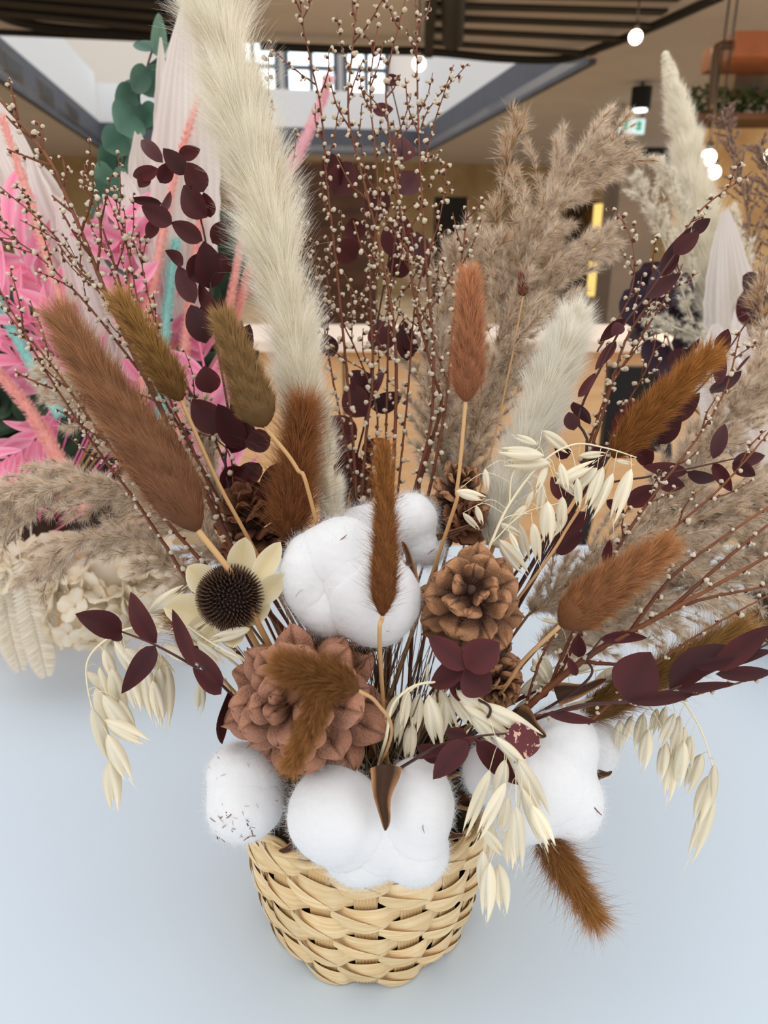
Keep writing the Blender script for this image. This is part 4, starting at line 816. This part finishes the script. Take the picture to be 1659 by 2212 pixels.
def boll(label, lobes, seed, husks=(), debris=0, group='cotton bolls', root=True):
    q = rng(seed); cen = np.mean([P(x, y, d) for x, y, d, *_ in lobes], axis=0)
    t = thing('cotton_boll', label, 'cotton boll', cen, group); alls = []
    LB = [(P(x, y, d), np.array([PX(rx, d), PX(ry, d), PX(min(rx, ry), d)])) for x, y, d, rx, ry in lobes]
    for i, (x, y, d, rx, ry) in enumerate(lobes):
        c = P(x, y, d); g = G(); ax = np.stack([XA, UA, -FA], 1); rad = np.array([PX(rx, d), PX(ry, d), PX(min(rx, ry) * 1.0, d)])
        g.ball(c, rad, 56, 42, ax=ax, noise=.020, seed=seed * 7 + i); g.V[0] = fillet(g.V[0], c, i, LB, ax); part('cotton_tuft', g, M_cotton, t)
        n = 4200; D = unit(q.normal(size=(n, 3))); D = D[D @ (CAM - c) > -.6 * np.linalg.norm(CAM - c)]; n = len(D); lo = (D @ ax) ; surf = c + (lo * rad) @ ax.T * .99
        tang = unit(np.cross(D, q.normal(size=(n, 3)))); dirs = unit(D * q.uniform(.1, .9, (n, 1)) + tang); alls.append((surf, dirs, PX(14, d)))
    g = G()
    for sf, dr, L in alls: g.hair(sf, dr, L * q.uniform(.5, 1.7, len(sf)), .00011, seg=4, curl=.6, seed=int(q.integers(9999)), tip=.5)
    part('cotton_fuzz', g, M_cfuzz, t, kind='stuff')
    if debris:
        g = G(); (x, y, d, rx, ry) = lobes[0]
        for k in range(debris):
            x, y, d, rx, ry = lobes[int(q.integers(len(lobes)))]; c = P(x, y, d); v = unit(-FA + q.normal(size=3) * .55); ax = np.stack([XA, UA, -FA], 1); p = c + ((v @ ax) * np.array([PX(rx, d), PX(ry, d), PX(min(rx, ry), d)])) @ ax.T * 1.01
            g.hair(p[None], unit(np.cross(v, q.normal(size=3)))[None], PX(q.uniform(6, 24), d), PX(3.0, d), curl=.4, seed=k, tip=.6)
        part('debris', g, M_debris, t, 'small dark red fibres caught in the cotton')
    for h in husks:
        g = G(); (x0, y0, x1, y1, w, d) = h[:6]; A, B = P(x0, y0, d), P(x1, y1, d - .004); husk_geo(g, A, B, PX(w, d), toward_cam(A, q, .2), q)
        part('husk', g, M_bract, t)
    if root:
        g = G(); g.tube(spline(np.array([cen, (cen + root_pt(seed)) / 2 + [0, .005, -.005], root_pt(seed)]), 12), .0022, 7); part('stem', g, M_bark, t)
    return t
boll('large cotton boll at the centre behind the slender rust bunny tail', [(742, 1198, .475, 84, 82), (812, 1292, .468, 94, 106), (668, 1242, .475, 62, 90), (712, 1312, .477, 66, 66), (780, 1250, .47, 80, 80)], 301, husks=((680, 1190, 705, 1118, 60, .49), (770, 1420, 820, 1390, 70, .475), (885, 1260, 872, 1170, 34, .465)), debris=10)
boll('cotton boll at the back peeping over the central one', [(886, 1122, .52, 58, 56), (792, 1132, .525, 58, 42), (920, 1185, .52, 40, 36), (840, 1150, .525, 50, 50)], 302, husks=((775, 1110, 762, 1050, 44, .53), (945, 1165, 1050, 1128, 16, .51)), debris=6)
boll('broad cotton boll on the basket front rim with a brown split husk', [(722, 1758, .45, 100, 102), (900, 1742, .452, 80, 100), (895, 1832, .456, 74, 76), (780, 1850, .458, 78, 60), (820, 1790, .458, 80, 80)], 303, husks=((826, 1652, 829, 1794, 62, .43), (660, 1822, 602, 1838, 40, .452), (960, 1800, 1005, 1806, 26, .45)), debris=6)
boll('cotton boll at the left of the rim sprinkled with dark red fibres', [(522, 1672, .475, 74, 66), (524, 1742, .47, 76, 74), (562, 1726, .478, 52, 64)], 304, husks=((478, 1780, 470, 1815, 20, .468), (640, 1720, 620, 1800, 40, .48)), debris=80)
boll('cotton boll on the right rim behind the arching oat spray', [(1212, 1610, .485, 80, 84), (1228, 1730, .48, 74, 88), (1080, 1668, .47, 80, 70), (1130, 1750, .475, 84, 70), (1285, 1610, .52, 52, 66), (1160, 1690, .478, 90, 90)], 305, husks=((1110, 1548, 1180, 1590, 62, .46), (1285, 1672, 1322, 1668, 26, .48), (1200, 1500, 1310, 1470, 46, .49), (1150, 1795, 1180, 1850, 30, .47)), debris=8)

# ---- cream petalled flower with dark spiky centre
M_petal = mat('cream_petal', S(244, 226, 178), S(250, 238, 206), rough=.5, spec=.3, attr='t', noise=.3, nscale=40, c2=S(236, 214, 160), rvar=.06, trans=.15)
M_disc = mat('dark_cone_centre', S(44, 30, 28), S(92, 66, 48), rough=.6, attr='t', rvar=.3)
fc = P(497, 1290, .468); t = thing('cone_flower', 'cream petalled dried flower with a dark spiky centre at the left', 'dried flower', fc)
q = rng(400)
for (x0, y0, x1, y1, w) in ((515, 1250, 530, 1160, 62), (548, 1262, 606, 1170, 50), (556, 1300, 615, 1240, 50), (530, 1345, 584, 1304, 40), (462, 1275, 405, 1222, 66), (455, 1325, 352, 1312, 76), (475, 1340, 398, 1385, 66), (500, 1340, 505, 1400, 56), (480, 1345, 430, 1400, 50)):
    A, B = P(x0, y0, .472), P(x1, y1, .463); g = G(); nr = unit(toward_cam(A) + .2 * unit(B - A)); leaf_geo(g, A, B, PX(w, .468), nr, fold=.38, bend=-.12, p=.82, q=.6, nl=12, nw=9, r=q.random())
    leaf_geo(g, A - nr * .0012, B - nr * .0006, PX(w, .468), nr, fold=.38, bend=-.12, p=.82, q=.6, nl=12, nw=9, r=q.random()); part('petal', g, M_petal, t)
g = G(); R = PX(58, .468); fn = unit(toward_cam(fc) + np.array([-.1, 0, .35])); fx = unit(np.cross(fn, [0, 1, 0.2])); fy = np.cross(fn, fx); ax = np.stack([fx, fy, fn], 1)
g.ball(fc, (R, R, R * .92), 24, 18, ax=ax, t=0.0); n = 420
i = np.arange(n); z = 1 - 1.3 * (i + .5) / n; ph = i * 2.39996; D = np.stack([np.sqrt(1 - z * z) * np.cos(ph), np.sqrt(1 - z * z) * np.sin(ph), z], 1) @ ax.T
for a_, b_ in zip(fc + D * R * .92, D): g.tube(np.array([a_, a_ + unit(b_ + fn * .25) * .0062]), np.array([.0011, .0002]), 4, t=[0] * 8 + [1] * 8, r=q.random())
part('spiky_centre', g, M_disc, t)
g = G(); g.tube(spline(np.array([fc, root_pt(400)]), 6), .002, 6); part('stem', g, M_strawstem, t)

# ---- dry filler between the stems
g = G(); q = rng(410)
for k in range(130):
    a = O_ROOT + np.array([np.clip(q.normal(), -1.5, 1.5) * .03, np.clip(q.normal(), -1.5, 1.5) * .02, 0]); hh = q.uniform(.10, .19); tp = a + np.array([np.clip(q.normal(), -1.2, 1.2) * .045, -abs(q.normal()) * .03 + .01, hh])
    mid = (a + tp) / 2 + q.normal(size=3) * .006; p_ = spline(np.array([a, mid, tp]), 8); g.tube(p_, np.linspace(.0022, .0006, 8), 4, flat=.3, r=q.random())
single('dried_grass_filler', g, mat('grey_straw', S(150, 136, 112), S(112, 96, 76), rough=.7, attr='t', rvar=.5), 'greyish dried grass blades packed between the stems above the basket', 'dried grass', kind='stuff')
# @@NEIGHBOURS
# ================================================================== the pink and white arrangement behind at the left
LROOT = np.array([-.50, .985, .10]); RROOT = np.array([.60, .90, .12])
def plain_basket(label, c, R, h, m):
    t = thing('wicker_basket', label, 'basket', (c[0], c[1], 0)); g = G(); z = np.linspace(.001, h, 40); th = np.linspace(0, 2 * math.pi, 96, endpoint=False)
    r = R * (.82 + .18 * np.sin(z / h * 1.9))[:, None] + .0022 * np.sin(12 * th)[None] * np.sign(np.sin(z / h * math.pi * 9))[:, None]
    g.grid(np.stack([c[0] + r * np.cos(th), c[1] + r * np.sin(th), z[:, None] * np.ones(96)], -1), wrap=True); part('woven_side', g, m, t)
    th = np.linspace(0, 2 * math.pi, 60); g = G(); g.tube(np.stack([c[0] + R * np.cos(th), c[1] + R * np.sin(th), np.full(60, h)], 1), .006, 8, cap=False); part('rim', g, m, t)
    g = G(); g.ball((c[0], c[1], h - .01), (R * .95, R * .95, .02), 20, 8); part('foam_fill', g, M_dark_in, t)
plain_basket('tan basket of the pink and white arrangement behind at the left', LROOT, .135, .14, mat('tan_basket', S(232, 186, 136), S(214, 166, 116), rough=.7, noise=.7, nscale=30))
plain_basket('dark brown basket of the pale arrangement behind at the right', RROOT, .11, .13, mat('brown_basket', S(70, 50, 36), S(50, 36, 28), rough=.7, noise=.7, nscale=30))

M_white = mat('bleached_leaf', S(250, 244, 240), S(236, 226, 220), rough=.6, attr='t', trans=.35, bump=.2, bscale=40)
def pleat_leaf(g, A, B, w, nrm, seed, ribs=9, tear=.10):
    q = rng(seed); L = np.linalg.norm(B - A); a = (B - A) / L; n = unit(nrm - a * np.dot(nrm, a)); sd = np.cross(a, n); s = np.linspace(0, 1, 26); u = np.linspace(-1, 1, 33)
    prof = np.sin(math.pi * np.clip(s * .96 + .02, 0, 1) ** .8) ** .8; edge = 1 - tear * q.random(26)
    wd = w / 2 * prof; cv = q.normal() * .08
    wdu = wd[:, None] * u[None] * np.where(np.abs(u) > .85, edge[:, None], 1)
    f1, f2 = q.uniform(2, 4), q.uniform(5, 9); pl = .5 * np.cos(u[None] * f1 * 1.6 + 2 * np.sin(s[:, None] * 4 + f2)) + .3 * np.cos(u[None] * f2 + 3 * s[:, None]) + .2 * np.cos(u * ribs * 1.6)[None]
    zz = .13 * w * pl * prof[:, None] + cv * L * np.sin(s * 3)[:, None] + .12 * w * (u ** 2)[None] + .05 * w * np.sin(s * 7 + q.random() * 6)[:, None] * u[None]
    V = (A + a * (L * s)[:, None])[:, None] + sd * wdu[..., None] + n * zz[..., None]
    g.grid(V, t=np.tile(np.abs(np.sin(u * ribs * math.pi / 2)), 26), r=q.random())
def white_leaf(label, A, B, w, d, seed, grp, rt, extra=()):
    q = rng(seed); a, b = P(*A, d), P(*B, d + q.normal() * .01); t = thing('bleached_palm_leaf', label, 'dried leaf', a, grp)
    g = G(); pleat_leaf(g, a, b, PX(w, d), toward_cam(a, q, .2), seed); part('leaf_blade', g, M_white, t)
    for (x0, y0, x1, y1, ww) in extra:
        g = G(); pleat_leaf(g, P(x0, y0, d - .006), P(x1, y1, d - .012), PX(ww, d), toward_cam(a, q, .3), seed + int(x0), ribs=5); part('leaf_blade', g, M_white, t)
    g = G(); g.tube(spline(np.array([a, rt]), 6), .0015, 5); part('stem', g, M_strawstem, t)
GW = 'bleached white leaves'
white_leaf('tall bleached white palm leaf left of the cream plume', (400, 720), (400, 22), 150, .86, 501, GW, LROOT, ((352, 560, 346, 82, 44), (350, 470, 420, 90, 90)))
white_leaf('white leaf with a pointed tip below the eucalyptus', (350, 680), (298, 288), 120, .84, 502, GW, LROOT, ((330, 600, 268, 372, 66),))
white_leaf('white leaf filling the upper left edge', (250, 900), (-25, 185), 150, .88, 503, GW, LROOT, ((190, 620, 60, 330, 84), (120, 520, -10, 300, 70)))
white_leaf('crumpled white leaf behind the thick budded branch', (330, 1000), (130, 430), 130, .86, 504, GW, LROOT, ((270, 860, 175, 470, 70),))
white_leaf('short lilac white leaf right of the pink leaves', (310, 1000), (285, 600), 90, .85, 505, GW, LROOT)

M_pink = mat('pink_leaf', S(248, 140, 178), S(255, 188, 208), rough=.55, attr='t', rvar=.2, trans=.35)
M_pinkstem = mat('pink_stem', S(246, 130, 170), rough=.5)
def pink_sprig(label, stem, n, L, W, d, seed, rt=None):
    q = rng(seed); t = thing('pink_leaf_sprig', label, 'dried leaf sprig', P(*stem[0], d), 'pink leaf sprigs'); S3 = spline(np.vstack([[rt if rt is not None else LROOT], pxs(stem, d)]), 40)
    g = G(); g.tube(S3, .0014, 5); part('stem', g, M_pinkstem, t)
    for (x0, y0, x1, y1, w) in auto_leaves(stem, n, seed, L, W, .0, 1.0, .7):
        dd = d + q.normal() * .02; A = P(x0, y0, dd); g = G(); leaf_geo(g, A, P(x1, y1, dd + q.normal() * .02), PX(w, dd), toward_cam(A, q, .5), fold=q.uniform(.1, .5), bend=q.uniform(-.15, .15), r=q.random(), wav=.03); part('leaf', g, M_pink, t)
pink_sprig('bright pink leaf sprig at the left edge level with the ochre bunny tail', [(220, 860), (130, 690), (50, 560), (0, 440)], 26, 120, 30, .84, 511)
pink_sprig('pink feathery sprig curling below the left edge twigs', [(120, 760), (60, 690), (-20, 610)], 18, 130, 22, .82, 512)
pink_sprig('pink leaf sprig standing beside the white pointed leaf', [(310, 860), (300, 700), (275, 560), (262, 450)], 20, 90, 34, .84, 513)
pink_sprig('pink leaf sprig between the cords right of the ochre bunny tail', [(340, 900), (345, 760), (350, 640), (350, 580)], 18, 84, 30, .86, 514)
pink_sprig('pink leaf sprig low behind the olive bunny tail', [(470, 1080), (455, 940), (445, 820), (430, 740)], 22, 110, 34, .85, 515)
pink_sprig('pink leaf sprig hanging down at the lower left edge', [(120, 900), (60, 960), (-10, 1010)], 20, 110, 30, .82, 516)
pink_sprig('pale pink leaf sprig at the left edge below the mint cord', [(110, 820), (50, 780), (-20, 740)], 14, 120, 34, .84, 517)
pink_sprig('small pink leaf sprig peeping out by the eucalyptus', [(250, 560), (225, 520), (205, 500)], 10, 70, 32, .85, 518)

def cord(label, pts, R, d, c0, c1, seed, grp):
    q = rng(seed); H = pxs(pts, d); path = spline(H, 50); T, N, B = frames(path); t = thing('amaranth_cord', label, 'dried flower cord', H[0], grp); m = fur('cord_fuzz', c0, c1, .15, .2)
    rr = PX(R, d if isinstance(d, float) else d[0]); g = G(); g.tube(path, np.linspace(rr * .8, rr * .4, 50), 8, t=.3); n = 2200; k = q.integers(0, 50, n); a = q.random(n) * 6.28; rad = np.cos(a)[:, None] * N[k] + np.sin(a)[:, None] * B[k]
    sc = np.linspace(.8, .45, 50)[k]; g.hair(path[k] + T[k] * q.uniform(-.5, .5, (n, 1)) * .006 + rad * (rr * sc * .8)[:, None], rad + T[k] * .8, rr * .75, .0007, seg=2, seed=seed); part('tassel', g, m, t)
    g = G(); g.tube(spline(np.array([H[0], LROOT]), 6), .001, 5); part('stem', g, M_pinkstem, t)
SA0, SA1 = S(248, 172, 160), S(255, 206, 196)
MI0, MI1 = S(150, 216, 208), S(190, 240, 232)
G1, G2 = 'salmon pink cords', 'mint green cords'
cord('salmon cord at the upper left edge in front of the white leaf', [(205, 900), (165, 760), (105, 570), (60, 420), (5, 255)], 13, .80, SA0, SA1, 521, G1)
cord('salmon cord rising beside the white palm leaf to the cream plume', [(310, 960), (312, 740), (335, 600), (372, 400), (428, 215)], 13, .82, SA0, SA1, 522, G1)
cord('salmon cord just left of the olive bunny tail', [(385, 960), (395, 800), (410, 640), (432, 470)], 13, .84, SA0, SA1, 523, G1)
cord('pink cord left of the cream plume, the more upright of the pair', [(470, 900), (480, 760), (500, 640), (520, 525)], 11, .86, SA0, SA1, 524, G1)
cord('pink cord left of the cream plume, the leaning one of the pair', [(480, 900), (505, 720), (530, 610), (548, 560)], 11, .88, SA0, SA1, 525, G1)
cord('thick salmon cord at the left edge above the beige reeds', [(190, 1100), (120, 980), (60, 880), (-20, 790)], 17, .80, SA0, SA1, 526, G1)
cord('soft pink cord behind the budded twigs right of the cream plume', [(600, 560), (615, 400), (650, 320), (690, 230), (712, 165)], 15, .95, S(246, 186, 196), S(255, 214, 220), 527, G1)
cord('mint cord left of the dark burgundy leaf sprig', [(345, 980), (352, 820), (362, 660), (380, 520)], 14, .83, MI0, MI1, 528, G2)
cord('mint cord at the left edge crossing the lowest twigs', [(130, 900), (70, 790), (20, 700), (-20, 620)], 13, .80, MI0, MI1, 529, G2)

M_euc = mat('eucalyptus_green', S(74, 112, 94), S(98, 136, 116), rough=.5, attr='t', rvar=.35, noise=.4, nscale=30, c2=S(64, 98, 88), trans=.1)
def green_sprig(label, stem, lv, d, seed, m, grp='green foliage', name='eucalyptus_branch', rt=None):
    q = rng(seed); t = thing(name, label, 'eucalyptus branch', P(*stem[0], d), grp); g = G(); g.tube(spline(np.vstack([[LROOT if rt is None else rt], pxs(stem, d)]), 40), .0013, 5); part('stem', g, M_bstem, t)
    for (x0, y0, x1, y1, w) in lv:
        dd = d + q.normal() * .012; A = P(x0, y0, dd); g = G(); leaf_geo(g, A, A + (P(x1, y1, dd + q.normal() * .02) - A) * 1.25, PX(w * 1.25, dd), toward_cam(A, q, .45), fold=q.uniform(0, .15), bend=q.uniform(-.1, .1), r=q.random(), p=.8, q=.55); part('leaf', g, m, t)
green_sprig('dusty green eucalyptus branch with round leaves at the upper left', [(250, 800), (235, 600), (240, 470), (262, 370), (290, 250), (325, 120), (350, 60)],
 [(330, 115, 345, 50, 50), (335, 110, 300, 95, 44), (345, 120, 330, 175, 60), (322, 150, 292, 185, 40), (320, 140, 345, 190, 50), (300, 190, 270, 220, 50), (300, 200, 335, 185, 44), (300, 205, 262, 235, 62), (300, 225, 320, 270, 46), (292, 240, 262, 275, 66), (300, 245, 335, 250, 44), (275, 290, 235, 315, 56), (270, 295, 300, 310, 60), (262, 315, 300, 350, 56), (255, 330, 222, 352, 50), (250, 345, 285, 385, 56), (245, 370, 215, 390, 50), (240, 380, 280, 410, 52), (235, 400, 210, 425, 48), (235, 410, 275, 440, 56), (235, 440, 205, 460, 48), (238, 450, 270, 480, 54), (238, 480, 215, 500, 44), (240, 500, 268, 530, 50), (236, 540, 210, 560, 44), (240, 560, 265, 590, 44)], .90, 531, M_euc)
M_dkg = mat('dark_green_leaf', S(34, 54, 38), S(50, 74, 50), rough=.5, attr='t', rvar=.4)
for i, (st, n, lb) in enumerate((([(480, 1000), (470, 800), (450, 640), (470, 440)], 26, 'dark green leafy branch behind the burgundy sprig left of the cream plume'), ([(150, 1100), (90, 950), (20, 860), (-30, 800)], 26, 'dark green leafy branch low at the left edge'), ([(170, 900), (120, 760), (60, 700), (0, 690)], 24, 'dark green leafy branch in the shade behind the pink feathery sprig'), ([(400, 900), (405, 740), (395, 600)], 20, 'dark green leafy branch between the mint and salmon cords'))):
    green_sprig(lb, st, auto_leaves(st, n, 540 + i, 84, 56), .98, 540 + i, M_dkg)

# hydrangea and ferns
M_hyd = mat('cream_floret', S(252, 244, 228), S(244, 226, 196), rough=.6, attr='t', rvar=.08, trans=.4)
g = G(); q = rng(550)
for k in range(4):
    a = k * math.pi / 2 + .2; A = np.zeros(3); B = np.array([math.cos(a), math.sin(a), .25]); leaf_geo(g, A, B, .95, np.array([0, 0, 1.0]), fold=.1, bend=.05, p=.95, q=.45, nl=8, nw=7, wav=.06, seed=k)
g.ball((0, 0, .1), (.09, .09, .09), 6, 5, t=1.0); FLO = mesh_of('floret', g, M_hyd)
t = thing('hydrangea_head', 'creamy white preserved hydrangea head low at the left behind the reeds', 'dried flower', P(190, 1290, .86)); par = t
g = G(); blobs = [(230, 1245, .87, 120, 70), (110, 1235, .88, 110, 62), (330, 1290, .87, 80, 62), (200, 1330, .85, 95, 62), (30, 1255, .88, 70, 60), (300, 1210, .89, 90, 60)]
for x, y, d, rx, ry in blobs: g.ball(P(x, y, d), np.array([PX(rx, d), PX(ry, d), PX(ry, d)]) * .72, 20, 14, ax=np.stack([XA, UA, -FA], 1), t=.5)
part('flower_core', g, M_hyd, t)
g = G(); g.tube(spline(np.array([P(190, 1290, .86), LROOT]), 6), .003, 6); part('stem', g, M_dkg, t)
for i in range(99):
    x, y, d, rx, ry = blobs[i % 6]; v = unit(-FA * .6 + q.normal(size=3)); 
    if v @ FA > .2: v = -v
    ax = np.stack([XA, UA, -FA], 1); p = P(x, y, d) + ((v @ ax) * np.array([PX(rx, d), PX(ry, d), PX(ry, d)])) @ ax.T * .95
    n = unit(v + q.normal(size=3) * .35); X = unit(np.cross(n, q.normal(size=3))); s = PX(40, d) * q.uniform(.8, 1.3); inst('floret', FLO, mat4(X * s, np.cross(n, X) * s, n * s, p), t)
M_fern = mat('white_fern', S(250, 244, 230), S(240, 228, 206), rough=.6, attr='t', trans=.4)
for i, (lb, st, d) in enumerate((('white fern frond hanging over the table at the far left, longest', [(40, 1180), (60, 1300), (85, 1400), (100, 1462)], .84), ('white fern frond at the very left edge', [(0, 1200), (10, 1300), (25, 1380), (45, 1450)], .85), ('white fern frond hanging right beside the tan basket', [(70, 1190), (90, 1290), (92, 1370), (105, 1435)], .86))):
    H = spline(pxs(st, d), 40); t = thing('fern_frond', lb, 'dried fern', H[0], 'white fern fronds'); g = G(); g.tube(H, .0008, 5); part('stem', g, M_fern, t); g = G(); T = unit(np.gradient(H, axis=0)); n = toward_cam(H[20]); q = rng(560 + i)
    for k in range(3, 39):
        for s in (-1, 1):
            sd = np.cross(T[k], n) * s; L = PX(36, d) * math.sin(math.pi * (k + 3) / 44) ** .6; leaf_geo(g, H[k], H[k] + unit(sd + T[k] * .45 + n * q.normal() * .15) * L, L * .32, n, fold=.3, nl=6, nw=5, r=q.random())
    part('leaflets', g, M_fern, t)
    g = G(); g.tube(spline(np.array([H[0], (H[0] + LROOT) / 2 + [0, 0, .03], LROOT]), 8), .001, 5); part('lower_stem', g, M_fern, t)

# ================================================================== the pale arrangement behind at the right
def far_plume(*a, **k): pampas(*a, root=False, **k)
def rstem(t): pass
pampas('distant cream pampas plume with a pointed tip under the exit sign level at the right', [(1600, 860), (1560, 720), (1525, 560), (1500, 420), (1472, 260), (1436, 112)], [66, 78, 70, 56, 40, 9], (1.0, 1.04), CR0, CR1, 601, n=26000, ncl=500, L=.9, tiltm=24, w=.0004, root=False, group='distant plumes at the right')
WS0, WS1 = S(240, 230, 208), S(252, 246, 234)
MW = fur('white_silk', WS0, WS1, .12, .4)
for i, (lb, pts, rad) in enumerate((('small feathery white sprig leaning left of the distant plume', [(1500, 700), (1440, 540), (1400, 440), (1378, 385)], [26, 34, 26, 8]),
    ('short feathery white sprig close to the distant plume', [(1500, 620), (1470, 480), (1450, 400), (1425, 345)], [26, 30, 24, 8]),
    ('feathery white sprig lying over the dark purple leaves', [(1620, 800), (1560, 760), (1480, 715), (1400, 690)], [26, 34, 32, 12]),
    ('feathery white sprig behind the pinkish white leaf', [(1640, 760), (1620, 620), (1600, 520), (1580, 460)], [24, 28, 24, 8]))):
    reed(lb, pts, rad, .98, 610 + i, nb=22, per=9, silk=10, hl=12, ms=MW, mh=MW, root=False, group='feathery white sprigs', name='feathery_sprig')
white_leaf('pinkish white leaf with a curled tip at the right', (1600, 900), (1566, 455), 130, .94, 620, GW, RROOT, ((1600, 800, 1640, 590, 80), (1600, 980, 1550, 700, 120)))
white_leaf('white leaf low at the right edge behind the beige reeds', (1640, 1040), (1600, 760), 110, .93, 621, GW, RROOT)
MB = fur('mauve_haze', S(140, 112, 100), S(186, 160, 146), .3, .2)
for i, (lb, pts, rad) in enumerate((('mauve brown flower haze hanging before the warm shop wall', [(1640, 760), (1630, 600), (1610, 440), (1580, 320), (1560, 240)], [40, 56, 56, 44, 22]),
    ('mauve brown flower haze cut by the right edge', [(1690, 740), (1680, 560), (1660, 400), (1640, 300)], [36, 50, 46, 20]))):
    reed(lb, pts, rad, 1.02, 630 + i, nb=46, per=16, silk=5, hl=6, ms=MB, mh=MB, root=False, group='mauve flower haze', name='sea_lavender_spray', lean=48)
M_purp = mat('dark_purple_leaf', S(50, 34, 46), S(66, 46, 58), rough=.5, attr='t', rvar=.3)
st = [(1480, 860), (1450, 760), (1430, 680), (1420, 620)]
green_sprig('cluster of broad dark purple leaves behind the upper right burgundy sprig', st, [(1430, 690, 1365, 640, 90), (1430, 700, 1370, 730, 90), (1440, 680, 1400, 590, 90), (1440, 720, 1500, 640, 96), (1450, 740, 1520, 720, 96), (1450, 750, 1410, 790, 80), (1460, 760, 1530, 780, 80), (1430, 660, 1460, 590, 80), (1450, 700, 1500, 690, 110), (1420, 640, 1380, 600, 70)], 1.0, 640, M_purp, grp='dark purple leaves', rt=RROOT)
green_sprig('dark reddish leaf cluster at the right edge under the glowing bulb', [(1660, 800), (1655, 700), (1650, 620)], [(1660, 700, 1618, 640, 70), (1660, 690, 1690, 620, 80), (1660, 705, 1622, 700, 50), (1655, 640, 1615, 605, 40), (1665, 710, 1640, 660, 60)], .80, 641, M_burg, grp='dark purple leaves', rt=RROOT)
reed('brown grass spikelet standing in front of the dark leaves at the right edge', [(1665, 900), (1652, 780), (1648, 680), (1640, 600)], [14, 24, 26, 10], .70, 642, nb=14, per=7, silk=3, hl=34, root=False)
